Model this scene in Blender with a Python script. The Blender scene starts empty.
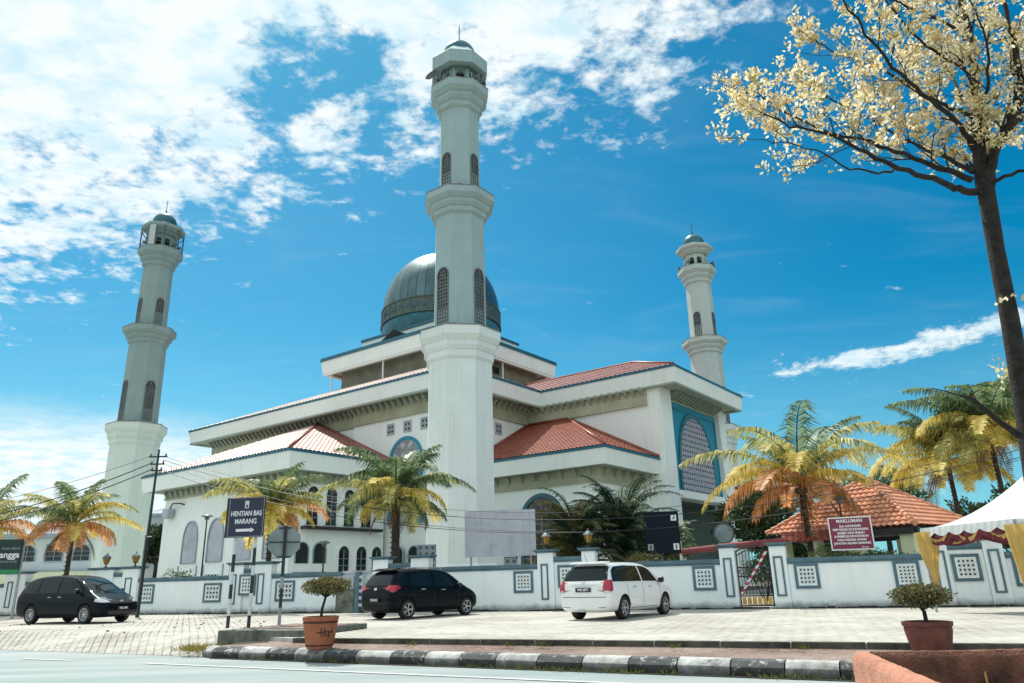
import bpy, bmesh, math, random
from mathutils import Vector, Matrix
from mathutils.bvhtree import BVHTree
from mathutils import noise as mnoise
R = math.radians
rnd = random.Random(7)
scene = bpy.context.scene
col = scene.collection

scene.view_settings.view_transform = 'Standard'; scene.view_settings.look = 'None'; scene.view_settings.exposure = 0; scene.view_settings.gamma = 1
# ------------------------------------------------------------------ camera
F_PX, PITCH, ROLL, HC = 732.0, R(18.05), R(1.46), 1.15
cam_d = bpy.data.cameras.new("camera"); cam = bpy.data.objects.new("camera", cam_d)
col.objects.link(cam); scene.camera = cam
cam.matrix_world = Matrix.Translation((0, 0, HC)) @ Matrix.Rotation(R(90) + PITCH, 4, 'X') @ Matrix.Rotation(-ROLL, 4, 'Z')
cam_d.lens = F_PX / 1024 * 36; cam_d.sensor_width = 36; cam_d.clip_end = 6000; cam_d.clip_start = 0.05

def ray(x, y):
    X = x - 512; Y = 341.5 - y
    c, s = math.cos(ROLL), math.sin(ROLL)
    X, Y = X*c + Y*s, -X*s + Y*c
    return (X, F_PX*math.cos(PITCH) - Y*math.sin(PITCH), F_PX*math.sin(PITCH) + Y*math.cos(PITCH))
def at(x, y, Y):
    r = ray(x, y); t = Y/r[1]
    return Vector((r[0]*t, Y, HC + r[2]*t))
def gnd(x, y, z=0.0):
    r = ray(x, y); t = (z-HC)/r[2]
    return Vector((r[0]*t, r[1]*t, z))

# ------------------------------------------------------------------ materials
def newmat(name):
    m = bpy.data.materials.new(name); m.use_nodes = True
    nt = m.node_tree; b = nt.nodes['Principled BSDF']
    return m, nt, b
def mat(name, c, rough=0.6, var=0.12, scale=3.0, metal=0.0, bump=0.0, bscale=30, coat=0.0, dark=None, streak=0.0, trans=0.0, spec=None, foot=None):
    """painted / plain surface with large and small tone changes, optional rain streaks"""
    m, nt, b = newmat(name); N, L = nt.nodes, nt.links
    b.inputs['Roughness'].default_value = rough; b.inputs['Metallic'].default_value = metal
    b.inputs['Coat Weight'].default_value = coat
    if spec is not None: b.inputs['Specular IOR Level'].default_value = spec
    tc = N.new('ShaderNodeTexCoord')
    n1 = N.new('ShaderNodeTexNoise'); n1.inputs['Scale'].default_value = scale; n1.inputs['Detail'].default_value = 7; n1.inputs['Roughness'].default_value = .65
    L.new(tc.outputs['Object'], n1.inputs['Vector'])
    rmp = N.new('ShaderNodeValToRGB'); rmp.color_ramp.elements[0].position = .3; rmp.color_ramp.elements[1].position = .7
    d = dark if dark else tuple(v*(1-var*2) for v in c)
    rmp.color_ramp.elements[0].color = (*d, 1); rmp.color_ramp.elements[1].color = (*[min(1, v*(1+var*.4)) for v in c], 1)
    L.new(n1.outputs['Fac'], rmp.inputs['Fac'])
    out = rmp.outputs['Color']
    if streak > 0:
        mp = N.new('ShaderNodeMapping'); mp.inputs['Scale'].default_value = (5, 5, .22)
        L.new(tc.outputs['Object'], mp.inputs['Vector'])
        n2 = N.new('ShaderNodeTexNoise'); n2.inputs['Scale'].default_value = 1.3; n2.inputs['Detail'].default_value = 6
        L.new(mp.outputs['Vector'], n2.inputs['Vector'])
        r2 = N.new('ShaderNodeValToRGB'); r2.color_ramp.elements[0].position = .53; r2.color_ramp.elements[1].position = .78
        r2.color_ramp.elements[0].color = (0, 0, 0, 1); r2.color_ramp.elements[1].color = (streak, streak, streak, 1)
        L.new(n2.outputs['Fac'], r2.inputs['Fac'])
        mx = N.new('ShaderNodeMix'); mx.data_type = 'RGBA'
        L.new(r2.outputs['Color'], mx.inputs['Factor']); L.new(out, mx.inputs['A']); mx.inputs['B'].default_value = (c[0]*.42, c[1]*.43, c[2]*.38, 1)
        out = mx.outputs['Result']
    if foot:      # splash dirt near a base height
        z0, z1, fc = foot; sp = N.new('ShaderNodeSeparateXYZ'); L.new(tc.outputs['Object'], sp.inputs[0])
        nf = N.new('ShaderNodeTexNoise'); nf.inputs['Scale'].default_value = 2.6; nf.inputs['Detail'].default_value = 7; nf.inputs['Roughness'].default_value = .7; L.new(tc.outputs['Object'], nf.inputs['Vector'])
        ad = N.new('ShaderNodeMath'); ad.operation = 'MULTIPLY_ADD'; ad.inputs[1].default_value = -(z1-z0)*1.6; L.new(nf.outputs['Fac'], ad.inputs[0]); L.new(sp.outputs[2], ad.inputs[2])
        mr_ = N.new('ShaderNodeMapRange'); L.new(ad.outputs[0], mr_.inputs[0]); mr_.inputs[1].default_value = z0-(z1-z0)*.55; mr_.inputs[2].default_value = z1-(z1-z0)*.75; mr_.inputs[3].default_value = .85; mr_.inputs[4].default_value = 0
        mf = N.new('ShaderNodeMix'); mf.data_type = 'RGBA'; L.new(mr_.outputs[0], mf.inputs['Factor']); L.new(out, mf.inputs['A']); mf.inputs['B'].default_value = (*fc, 1); out = mf.outputs['Result']
    L.new(out, b.inputs['Base Color'])
    if bump > 0:
        n3 = N.new('ShaderNodeTexNoise'); n3.inputs['Scale'].default_value = bscale; n3.inputs['Detail'].default_value = 5
        L.new(tc.outputs['Object'], n3.inputs['Vector'])
        bp = N.new('ShaderNodeBump'); bp.inputs['Strength'].default_value = bump; bp.inputs['Distance'].default_value = .03
        L.new(n3.outputs['Fac'], bp.inputs['Height']); L.new(bp.outputs['Normal'], b.inputs['Normal'])
    if trans > 0:
        tr = N.new('ShaderNodeBsdfTranslucent'); L.new(out, tr.inputs['Color'])
        ms = N.new('ShaderNodeMixShader'); ms.inputs[0].default_value = trans
        L.new(b.outputs[0], ms.inputs[1]); L.new(tr.outputs[0], ms.inputs[2])
        L.new(ms.outputs[0], N['Material Output'].inputs['Surface'])
    return m
M = {}
M['white'] = mat('white_paint', (.86, .93, .91), .7, .04, .35, streak=.20, bump=.08, bscale=6)
def minaret_mats(k, low, up):  # upper shafts darker than bounce-lit lower ones; shading put into the colour
    M['mn_low%d' % k] = mat('minaret_lower_bounce', low, .75, .05, .5, streak=.24, bump=.1, bscale=7)
    M['mn_up%d' % k] = mat('minaret_upper_shade', up, .75, .07, .5, streak=.30, bump=.1, bscale=7)
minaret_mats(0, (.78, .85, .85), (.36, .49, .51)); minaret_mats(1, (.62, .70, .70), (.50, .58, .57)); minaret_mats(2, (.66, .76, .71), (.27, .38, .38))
M['rim'] = mat('dirty_ledge', (.34, .33, .29), .85, .35, 3.0, dark=(.05, .05, .045))
M['wall_white'] = mat('boundary_white', (.86, .93, .95), .8, .05, .9, streak=.16, bump=.15, bscale=12, foot=(0, .26, (.20, .23, .22)))
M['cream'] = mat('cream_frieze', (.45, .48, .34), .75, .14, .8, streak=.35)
M['platform'] = mat('platform_wall_shadow', (.27, .27, .21), .85, .2, .6, streak=.4)  # dark tone is the shadow under the platform eaves, put into the colour
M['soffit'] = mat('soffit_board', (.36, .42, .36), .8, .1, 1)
M['teal'] = mat('teal_trim', (.035, .15, .20), .5, .15, 2)
M['blue_edge'] = mat('blue_gutter', (.012, .13, .20), .45, .15, 2)
M['slate'] = mat('slate_blue_coping', (.10, .19, .24), .7, .2, 2, streak=.3)
M['panel_blue'] = mat('portal_blue', (.010, .27, .42), .5, .12, .6, streak=.15)
M['dark_glass'] = mat('dark_window_glass', (.015, .03, .035), .12, .3, 1.2)
M['car_glass'] = mat('car_glass', (.008, .016, .020), .05, .2, 2, spec=.28)
M['dark'] = mat('dark_void', (.02, .032, .03), .9, .3, 1)
M['interior'] = mat('portal_interior', (.42, .56, .52), .8, .15, .4)
M['black'] = mat('black_iron', (.02, .022, .025), .45, .2, 5)
M['black_paint'] = mat('worn_black_paint', (.035, .04, .045), .6, .3, 9)
M['white_post'] = mat('worn_white_paint', (.7, .72, .72), .6, .12, 9)
M['grey_metal'] = mat('grey_metal', (.35, .38, .40), .45, .15, 4, metal=.3)
M['carblack'] = mat('black_car_paint', (.004, .005, .007), .3, .1, 2, coat=.10, spec=.12)
M['carblue'] = mat('dark_navy_car_paint', (.004, .007, .011), .3, .1, 2, coat=.10, spec=.12)
M['carwhite'] = mat('white_car_paint', (.78, .80, .80), .25, .02, 2, coat=.6)
M['rubber'] = mat('tyre_rubber', (.018, .018, .018), .85, .2, 8)
M['rimmetal'] = mat('alloy', (.5, .52, .53), .3, .08, 5, metal=.8)
M['chrome'] = mat('chrome', (.65, .66, .68), .15, .05, 5, metal=.95)
M['redlamp'] = mat('red_lamp', (.42, .012, .03), .15, .15, 9, coat=.5)
M['lamp_clear'] = mat('clear_lamp', (.62, .66, .68), .12, .25, 14, metal=.3, coat=.5)
M['plate'] = mat('plate_black', (.01, .01, .012), .4, .05, 3)
M['letter'] = mat('letter_white', (.78, .80, .82), .6, .04, 5)
M['signblue'] = mat('sign_dark_blue', (.016, .024, .06), .4, .12, 2)
M['sign_red'] = mat('sign_maroon', (.22, .026, .065), .5, .1, 2)
M['sign_back'] = mat('sign_back_aluminium', (.30, .36, .37), .45, .2, 3, metal=.25)
M['board_grey'] = mat('weathered_board', (.50, .53, .60), .7, .14, 1.6, streak=.4, bump=.5, bscale=3)
M['board_dark'] = mat('navy_board', (.006, .016, .028), .6, .2, 1, spec=.15)
M['lattice_grey'] = mat('lattice_grey', (.17, .20, .21), .8, .2, 2)
M['board_green'] = mat('billboard_green', (.006, .035, .030), .5, .2, 1)
M['green_strip'] = mat('green_strip', (.02, .22, .09), .5, .1, 1)
M['terracotta'] = mat('terracotta', (.40, .13, .06), .75, .2, 5, bump=.2, bscale=20)
M['pot_red'] = mat('red_clay', (.17, .05, .035), .7, .3, 5, bump=.2, bscale=20)
M['soil'] = mat('soil', (.05, .035, .025), .95, .3, 12)
M['planter_pink'] = mat('planter_lit_render', (.56, .26, .17), .9, .2, 5, bump=.6, bscale=60)  # sunlit tone of the planter wall, put into the colour
M['planter_dark'] = mat('planter_shaded_render', (.26, .11, .07), .9, .45, 3, bump=.9, bscale=60)  # same render darkened: shade inside the box put into the colour
M['concrete'] = mat('old_concrete', (.20, .21, .18), .9, .4, 3, bump=.4, bscale=25, streak=.5)
M['bark'] = mat('bark', (.032, .028, .024), .9, .5, 4, bump=.9, bscale=18)
M['palm_bark'] = mat('palm_bark', (.075, .062, .05), .9, .4, 8, bump=.9, bscale=14)
M['yellow_cloth'] = mat('yellow_cloth', (.74, .52, .17), .8, .12, 3, trans=.35)
M['maroon_cloth'] = mat('maroon_cloth', (.14, .015, .03), .8, .2, 3)
M['tent'] = mat('tent_canvas', (.72, .78, .80), .7, .09, .8, trans=.25, bump=.5, bscale=4)
M['amber'] = mat('amber_glass', (.60, .33, .05), .3, .25, 12, trans=.3)
M['pink_pipe'] = mat('faded_red_pipe', (.30, .07, .075), .7, .2, 2)
M['pav_pillar'] = mat('pavilion_pillar', (.66, .72, .52), .8, .1, 1.5)
M['house'] = mat('house_white', (.62, .68, .70), .8, .08, .3)
M['housegrey'] = mat('house_trim', (.30, .40, .46), .7, .1, .5)
M['road_paint'] = mat('road_line', (.66, .68, .68), .8, .15, 8)
M['kerb_white'] = mat('kerb_white', (.66, .68, .66), .85, .1, 4, dark=(.22, .22, .20), bump=.4, bscale=30, foot=(-.40, -.16, (.035, .038, .03)))
def worn(name, c, c2, amt, foot):
    m = mat(name, c, .85, .25, 4, bump=.5, bscale=30, foot=foot); nt = m.node_tree; N, L = nt.nodes, nt.links; b = N['Principled BSDF']
    src = b.inputs['Base Color'].links[0].from_socket; tc = N.new('ShaderNodeTexCoord'); n = N.new('ShaderNodeTexNoise'); n.inputs['Scale'].default_value = 5; n.inputs['Detail'].default_value = 10; n.inputs['Roughness'].default_value = .78
    mp = N.new('ShaderNodeMapping'); mp.inputs['Location'].default_value = (amt*9, 2, 1); L.new(tc.outputs['Object'], mp.inputs['Vector']); L.new(mp.outputs[0], n.inputs['Vector'])
    r = N.new('ShaderNodeValToRGB'); r.color_ramp.elements[0].position = 1-amt-.04; r.color_ramp.elements[1].position = 1-amt+.02; r.color_ramp.elements[0].color = (0, 0, 0, 1); r.color_ramp.elements[1].color = (1, 1, 1, 1); L.new(n.outputs['Fac'], r.inputs['Fac'])
    sp = N.new('ShaderNodeSeparateXYZ'); L.new(tc.outputs['Object'], sp.inputs[0]); mr_ = N.new('ShaderNodeMapRange'); L.new(sp.outputs[2], mr_.inputs[0]); mr_.inputs[1].default_value = -.33; mr_.inputs[2].default_value = -.24
    mu = N.new('ShaderNodeMath'); mu.operation = 'MULTIPLY'; L.new(r.outputs['Color'], mu.inputs[0]); L.new(mr_.outputs[0], mu.inputs[1])
    mx = N.new('ShaderNodeMix'); mx.data_type = 'RGBA'; L.new(mu.outputs[0], mx.inputs['Factor']); L.new(src, mx.inputs['A']); mx.inputs['B'].default_value = (*c2, 1); L.new(mx.outputs['Result'], b.inputs['Base Color'])
    return m
M['kerb_white'] = worn('worn_white_kerb', (.62, .64, .62), (.10, .11, .10), .40, (-.40, -.14, (.03, .034, .028)))
M['kerb_black'] = mat('kerb_black', (.13, .145, .15), .85, .3, 4, dark=(.03, .033, .03), bump=.4, bscale=30, foot=(-.40, -.18, (.02, .022, .018)))
M['step'] = mat('shaded_step', (.10, .095, .08), .9, .4, 3, bump=.4, bscale=20)  # shadow on the riser, put into the dark colour of the lip
M['dirt'] = mat('dirt', (.035, .035, .026), .95, .4, 6, bump=.5)
M['mirror'] = mat('mirror_face', (.30, .42, .48), .35, .25, 3)
M['dish'] = mat('dish_grey', (.10, .14, .16), .5, .2, 4)
M['dome_metal'] = None

for k_ in ('carblack', 'carblue'): M[k_].node_tree.nodes['Principled BSDF'].inputs['Specular Tint'].default_value = (.35, .62, .80, 1)
def foliage(name, c1, c2, trans=.35, scale=2.2, rough=.5):
    m, nt, b = newmat(name); N, L = nt.nodes, nt.links
    tc = N.new('ShaderNodeTexCoord'); n1 = N.new('ShaderNodeTexNoise'); n1.inputs['Scale'].default_value = scale; n1.inputs['Detail'].default_value = 3
    L.new(tc.outputs['Object'], n1.inputs['Vector'])
    g = N.new('ShaderNodeNewGeometry')
    ad = N.new('ShaderNodeMath'); ad.operation = 'MULTIPLY_ADD'; ad.inputs[1].default_value = .45
    L.new(g.outputs['Random Per Island'], ad.inputs[0]); L.new(n1.outputs['Fac'], ad.inputs[2])
    r = N.new('ShaderNodeValToRGB'); r.color_ramp.elements[0].position = .45; r.color_ramp.elements[1].position = .95
    r.color_ramp.elements[0].color = (*c1, 1); r.color_ramp.elements[1].color = (*c2, 1)
    L.new(ad.outputs[0], r.inputs['Fac']); L.new(r.outputs['Color'], b.inputs['Base Color'])
    b.inputs['Roughness'].default_value = rough
    tr = N.new('ShaderNodeBsdfTranslucent'); L.new(r.outputs['Color'], tr.inputs['Color'])
    ms = N.new('ShaderNodeMixShader'); ms.inputs[0].default_value = trans
    L.new(b.outputs[0], ms.inputs[1]); L.new(tr.outputs[0], ms.inputs[2]); L.new(ms.outputs[0], N['Material Output'].inputs['Surface'])
    return m
M['fr_green'] = foliage('frond_green', (.015, .045, .022), (.28, .38, .18))
M['fr_lime'] = foliage('frond_yellow_green', (.12, .15, .035), (.78, .72, .28), .45)
M['fr_yellow'] = foliage('frond_yellow', (.42, .32, .04), (.98, .80, .26), .5)
M['fr_orange'] = foliage('frond_orange', (.34, .15, .04), (.92, .50, .24), .5)
M['fr_dead'] = foliage('frond_dead', (.10, .055, .025), (.34, .20, .09), .2)
M['fr_dark'] = foliage('frond_dark', (.008, .028, .016), (.05, .11, .055), .25)
M['fr_olive'] = foliage('frond_olive', (.05, .06, .02), (.26, .23, .09), .35)
M['leaf_dark'] = foliage('leaf_dark', (.012, .03, .012), (.06, .11, .03), .25)
M['leaf_mid'] = foliage('leaf_mid', (.03, .055, .02), (.13, .18, .05), .3)
M['leaf_olive'] = foliage('leaf_olive', (.06, .06, .018), (.24, .20, .06), .35)
M['leaf_bonsai'] = foliage('leaf_bonsai', (.03, .04, .015), (.25, .22, .085), .35, 6)
M['leaf_cream'] = foliage('leaf_cream', (.64, .46, .15), (.98, .92, .70), .60, 1.5)
M['leaf_young'] = foliage('leaf_young', (.16, .18, .03), (.50, .44, .10), .5, 3)
M['grass'] = foliage('dry_grass', (.16, .13, .03), (.40, .33, .10), .35, 4)
M['weed'] = foliage('weed_green', (.05, .07, .015), (.16, .17, .04), .35, 4)

def tile_mat(name, c, c2, glow=.3):
    m, nt, b = newmat(name); N, L = nt.nodes, nt.links
    tc = N.new('ShaderNodeTexCoord'); n1 = N.new('ShaderNodeTexNoise'); n1.inputs['Scale'].default_value = 1.5; n1.inputs['Detail'].default_value = 8; n1.inputs['Roughness'].default_value = .7
    v = N.new('ShaderNodeTexVoronoi'); v.inputs['Scale'].default_value = 3.2
    L.new(tc.outputs['Object'], n1.inputs['Vector']); L.new(tc.outputs['Object'], v.inputs['Vector'])
    mx = N.new('ShaderNodeMix'); mx.data_type = 'RGBA'; mx.inputs['A'].default_value = (*c, 1); mx.inputs['B'].default_value = (*c2, 1)
    r = N.new('ShaderNodeValToRGB'); r.color_ramp.elements[0].position = .35; r.color_ramp.elements[1].position = .7
    ad = N.new('ShaderNodeMath'); ad.operation = 'MULTIPLY_ADD'; ad.inputs[1].default_value = .18
    sp = N.new('ShaderNodeSeparateColor'); L.new(v.outputs['Color'], sp.inputs[0]); L.new(sp.outputs[0], ad.inputs[0]); L.new(n1.outputs['Fac'], ad.inputs[2])
    L.new(ad.outputs[0], r.inputs['Fac']); L.new(r.outputs['Color'], mx.inputs['Factor']); L.new(mx.outputs['Result'], b.inputs['Base Color'])
    b.inputs['Roughness'].default_value = .38
    return m
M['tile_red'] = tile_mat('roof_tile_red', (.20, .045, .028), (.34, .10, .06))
M['tile_pink'] = tile_mat('roof_tile_glare_soft', (.22, .085, .07), (.40, .20, .17))  # paler than the red tile: grazing sun glare put into the colour
M['tile_pale'] = tile_mat('roof_tile_glare_strong', (.40, .25, .22), (.66, .54, .50))  # near-white sun glare on the left-facing roofs, put into the tile colour
M['tile_orange'] = tile_mat('roof_tile_orange', (.46, .17, .09), (.66, .32, .20))

M['kerb_black'] = worn('worn_black_kerb', (.085, .095, .10), (.42, .44, .42), .42, (-.40, -.16, (.02, .022, .018)))
# ------------------------------------------------------------------ mesh builder
class MB:
    def __init__(s): s.bm = bmesh.new(); s.mi = 0
    def _f(s, vs):
        try:
            f = s.bm.faces.new(vs); f.material_index = s.mi; return f
        except ValueError: return None
    def poly(s, pts): return s._f([s.bm.verts.new(p) for p in pts])
    def box(s, c, d, rz=0, mtx=None):
        x, y, z = d[0]/2, d[1]/2, d[2]/2
        m = Matrix.Translation(c) @ Matrix.Rotation(rz, 4, 'Z')
        if mtx is not None: m = mtx @ m
        v = [s.bm.verts.new(m @ Vector(p)) for p in ((-x,-y,-z),(x,-y,-z),(x,y,-z),(-x,y,-z),(-x,-y,z),(x,-y,z),(x,y,z),(-x,y,z))]
        for f in ((3,2,1,0),(4,5,6,7),(0,1,5,4),(1,2,6,5),(2,3,7,6),(3,0,4,7)): s._f([v[i] for i in f])
        return s
    def bx(s, x0, x1, y0, y1, z0, z1): return s.box(((x0+x1)/2, (y0+y1)/2, (z0+z1)/2), (x1-x0, y1-y0, z1-z0))
    def prism(s, pts, off):
        """closed polygon pts extruded by vector off"""
        off = Vector(off)
        a = [s.bm.verts.new(p) for p in pts]; b = [s.bm.verts.new(Vector(p)+off) for p in pts]
        n = len(a); s._f(a[::-1]); s._f(b)
        for i in range(n): s._f([a[i], a[(i+1) % n], b[(i+1) % n], b[i]])
        return s
    def lathe(s, prof, n=24, c=(0,0,0), rot0=0.0, mtx=None, cap=True, apothem=False, sx=1, sy=1):
        k = 1/math.cos(math.pi/n) if apothem else 1
        rings = []
        for r, z in prof:
            ring = []
            for i in range(n):
                a = rot0 + 2*math.pi*i/n
                p = Vector((c[0]+r*k*math.cos(a)*sx, c[1]+r*k*math.sin(a)*sy, c[2]+z))
                ring.append(s.bm.verts.new(mtx @ p if mtx is not None else p))
            rings.append(ring)
        for a, b in zip(rings, rings[1:]):
            for i in range(n): s._f([a[i], a[(i+1) % n], b[(i+1) % n], b[i]])
        if cap:
            s._f(rings[0][::-1]); s._f(rings[-1])
        return s
    def tube(s, pts, rad, n=8, cap=True):
        pts = [Vector(p) for p in pts]
        if not hasattr(rad, '__len__'): rad = [rad]*len(pts)
        up = Vector((0, 0, 1)); rings = []; prev = None
        for i, p in enumerate(pts):
            t = (pts[min(i+1, len(pts)-1)] - pts[max(i-1, 0)]).normalized()
            if prev is None:
                a = t.cross(up) if abs(t.z) < .95 else t.cross(Vector((1, 0, 0)))
            else:
                a = prev - t*prev.dot(t)
                if a.length < 1e-5: a = t.cross(up)
            a.normalize(); prev = a; b = t.cross(a)
            rings.append([s.bm.verts.new(p + (a*math.cos(2*math.pi*k/n) + b*math.sin(2*math.pi*k/n))*rad[i]) for k in range(n)])
        for a, b in zip(rings, rings[1:]):
            for k in range(n): s._f([a[k], a[(k+1) % n], b[(k+1) % n], b[k]])
        if cap: s._f(rings[0][::-1]); s._f(rings[-1])
        return s
    def build(s, name, mats, parent=None, smooth=False, fix=True, bevel=0):
        if fix: bmesh.ops.recalc_face_normals(s.bm, faces=s.bm.faces)
        if bevel:
            bmesh.ops.remove_doubles(s.bm, verts=s.bm.verts, dist=1e-5)
            bmesh.ops.bevel(s.bm, geom=[e for e in s.bm.edges if len(e.link_faces) == 2 and e.calc_face_angle(0) > .6], offset=bevel, segments=2, affect='EDGES', clamp_overlap=True)
        me = bpy.data.meshes.new(name); s.bm.to_mesh(me); s.bm.free()
        if not isinstance(mats, (list, tuple)): mats = [mats]
        for m_ in mats: me.materials.append(m_)
        if smooth == 'auto':
            me.shade_smooth() if hasattr(me, 'shade_smooth') else None
            me.set_sharp_from_angle(angle=R(38))
        elif smooth: me.shade_smooth()
        o = bpy.data.objects.new(name, me); col.objects.link(o)
        if parent is not None: o.parent = parent
        return o
def tag(o, label=None, cat=None, group=None, kind=None):
    if label: o['label'] = label
    if cat: o['category'] = cat
    if group: o['group'] = group
    if kind: o['kind'] = kind
    return o
def empty(name, loc=(0,0,0), rz=0.0):
    o = bpy.data.objects.new(name, None); o.location = loc; o.rotation_euler = (0, 0, rz); o.empty_display_size = .3
    col.objects.link(o); return o
def text_mesh(txt, size, mtx, m, parent, name='lettering', extrude=.004, bold=.0, align='CENTER', sx=1.0):
    cu = bpy.data.curves.new('t', 'FONT'); cu.body = txt; cu.size = size; cu.extrude = extrude; cu.offset = bold
    cu.align_x = align; cu.align_y = 'CENTER'
    ob = bpy.data.objects.new('t', cu); col.objects.link(ob)
    bpy.context.view_layer.update()
    me = bpy.data.meshes.new_from_object(ob.evaluated_get(bpy.context.evaluated_depsgraph_get()))
    bpy.data.objects.remove(ob); bpy.data.curves.remove(cu)
    me.transform(mtx @ Matrix.Diagonal((sx, 1, 1, 1))); me.materials.clear(); me.materials.append(m)
    o = bpy.data.objects.new(name, me); col.objects.link(o); o.parent = parent
    return o
UPRIGHT = Matrix.Rotation(R(90), 4, 'X')     # text facing local -Y

def copy_tree(o, parent=None):
    c = o.copy(); col.objects.link(c)
    if parent is not None: c.parent = parent
    for ch in list(o.children): copy_tree(ch, c)
    return c

def tiled(poly, up_dir, name, m, parent, tw=.30, tl=.36, amp=.045, step=.035, sub=4):
    """S-tile roof face: convex planar polygon, up_dir = uphill direction in the plane"""
    P = [Vector(p) for p in poly]
    up = Vector(up_dir).normalized()
    nrm = (P[1]-P[0]).cross(P[2]-P[0]).normalized()
    if nrm.z < 0: nrm = -nrm
    up = (up - nrm*up.dot(nrm)).normalized(); sd = up.cross(nrm).normalized(); o = P[0]
    us = [(p-o).dot(sd) for p in P]; vs = [(p-o).dot(up) for p in P]
    u0, u1, v0, v1 = min(us)-.01, max(us)+.01, min(vs)-.01, max(vs)+.01
    bm = bmesh.new(); nu = int((u1-u0)/tw*sub)+1; nv = int((v1-v0)/tl)+1
    for j in range(nv):
        va, vb = v0+j*tl, v0+(j+1)*tl
        rowa, rowb = [], []
        for i in range(nu+1):
            u = u0+i*tw/sub; h = amp*abs(math.sin(math.pi*(i/sub)))**.7 + (0 if (i//sub) % 2 else .004)
            rowa.append(bm.verts.new(o+sd*u+up*va+nrm*(h+step))); rowb.append(bm.verts.new(o+sd*u+up*(vb+.01)+nrm*h))
        rl = [bm.verts.new(v.co-nrm*(step+.01)) for v in rowa]
        for i in range(nu):
            bm.faces.new([rowa[i], rowa[i+1], rowb[i+1], rowb[i]]); bm.faces.new([rl[i], rl[i+1], rowa[i+1], rowa[i]])
    cen = sum(P, Vector())/len(P)
    for i in range(len(P)):
        a, b = P[i], P[(i+1) % len(P)]
        n = (b-a).cross(nrm).normalized()
        if n.dot(cen-a) > 0: n = -n
        bmesh.ops.bisect_plane(bm, geom=bm.verts[:]+bm.edges[:]+bm.faces[:], plane_co=a, plane_no=n, clear_outer=True)
    me = bpy.data.meshes.new(name); bm.to_mesh(me); bm.free(); me.materials.append(m)
    ob = bpy.data.objects.new(name, me); col.objects.link(ob); ob.parent = parent
    return ob

def arch_pts(w, h, n=10, pointed=True, x0=0.0, z0=0.0):
    """outline of an arched opening centred on x0, sill at z0"""
    r = w/2; pts = [(x0-r, z0), (x0+r, z0)]
    hs = h - (w*.80 if pointed else r)
    for i in range(n+1):
        t = i/n
        if pointed:
            a = t*R(62); cxx = -r*.6; rr = 1.6*r
            x = cxx + rr*math.cos(a); k = rr*math.sin(R(62))
            x = max(x, 0) if i < n else 0
            z = hs + (h-hs)*(math.sin(a)/math.sin(R(68)))
            z = hs + (h-hs)*math.sin(t*math.pi/2)**.9
            x = r*(1-t**2.0)
        else:
            a = t*math.pi/2; x = r*math.cos(a); z = hs + r*math.sin(a)
        pts.append((x0+x, z0+z))
    right = pts[2:]
    left = [(2*x0-x, z) for x, z in right[::-1]][1:]
    return pts[:2]+right+left
def face_map(axis, plane, sgn=-1):
    """2D (a,z) -> 3D on plane; returns fn(a,z,d) with d metres proud of the wall (towards sgn)"""
    if axis == 'u': return lambda a, z, d=0: Vector((plane+sgn*d, a, z))
    return lambda a, z, d=0: Vector((a, plane+sgn*d, z))
def ring_frame(mb, fm, outer, inner, d0, d1):
    """raised frame between two outlines with the same point count"""
    n = len(outer)
    for i in range(n):
        j = (i+1) % n
        o0, o1, i0, i1 = outer[i], outer[j], inner[i], inner[j]
        A = [fm(*o0, d1), fm(*o1, d1), fm(*i1, d1), fm(*i0, d1)]; mb.poly(A)
        mb.poly([fm(*o0, d0), fm(*o1, d0), fm(*o1, d1), fm(*o0, d1)])
        mb.poly([fm(*i0, d1), fm(*i1, d1), fm(*i1, d0), fm(*i0, d0)])
def window(parent, fm, a, z0, w, h, name='window', pointed=True, fw=.10, framem=None, mull=True, arch=True, glass=None, lattice=False):
    out = arch_pts(w+2*fw, h+fw, x0=a, z0=z0-fw*.0, pointed=pointed) if arch else [(a-w/2-fw, z0-fw), (a+w/2+fw, z0-fw), (a+w/2+fw, z0+h+fw), (a-w/2-fw, z0+h+fw)]
    inn = arch_pts(w, h, x0=a, z0=z0, pointed=pointed) if arch else [(a-w/2, z0), (a+w/2, z0), (a+w/2, z0+h), (a-w/2, z0+h)]
    mb = MB(); ring_frame(mb, fm, out, inn, 0, .09)
    f = mb.build(name, framem or M['teal'], parent)
    mb = MB(); mb.poly([fm(x, z, .012) for x, z in inn]); mb.build('pane', glass or M['dark_glass'], f)
    if mull:
        mb = MB()
        def bar(x0, x1, za, zb):
            mb.prism([fm(x0, za, .015), fm(x1, za, .015), fm(x1, zb, .015), fm(x0, zb, .015)], fm(0, 0, .05)-fm(0, 0, .0))
        bar(a-.025, a+.025, z0, z0+h*.9)
        k = 1
        while z0+k*.45 < z0+h*.8: bar(a-w/2, a+w/2, z0+k*.45-.02, z0+k*.45+.02); k += 1
        mb.build('mullion', M['grey_metal'], f)
    return f
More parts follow.
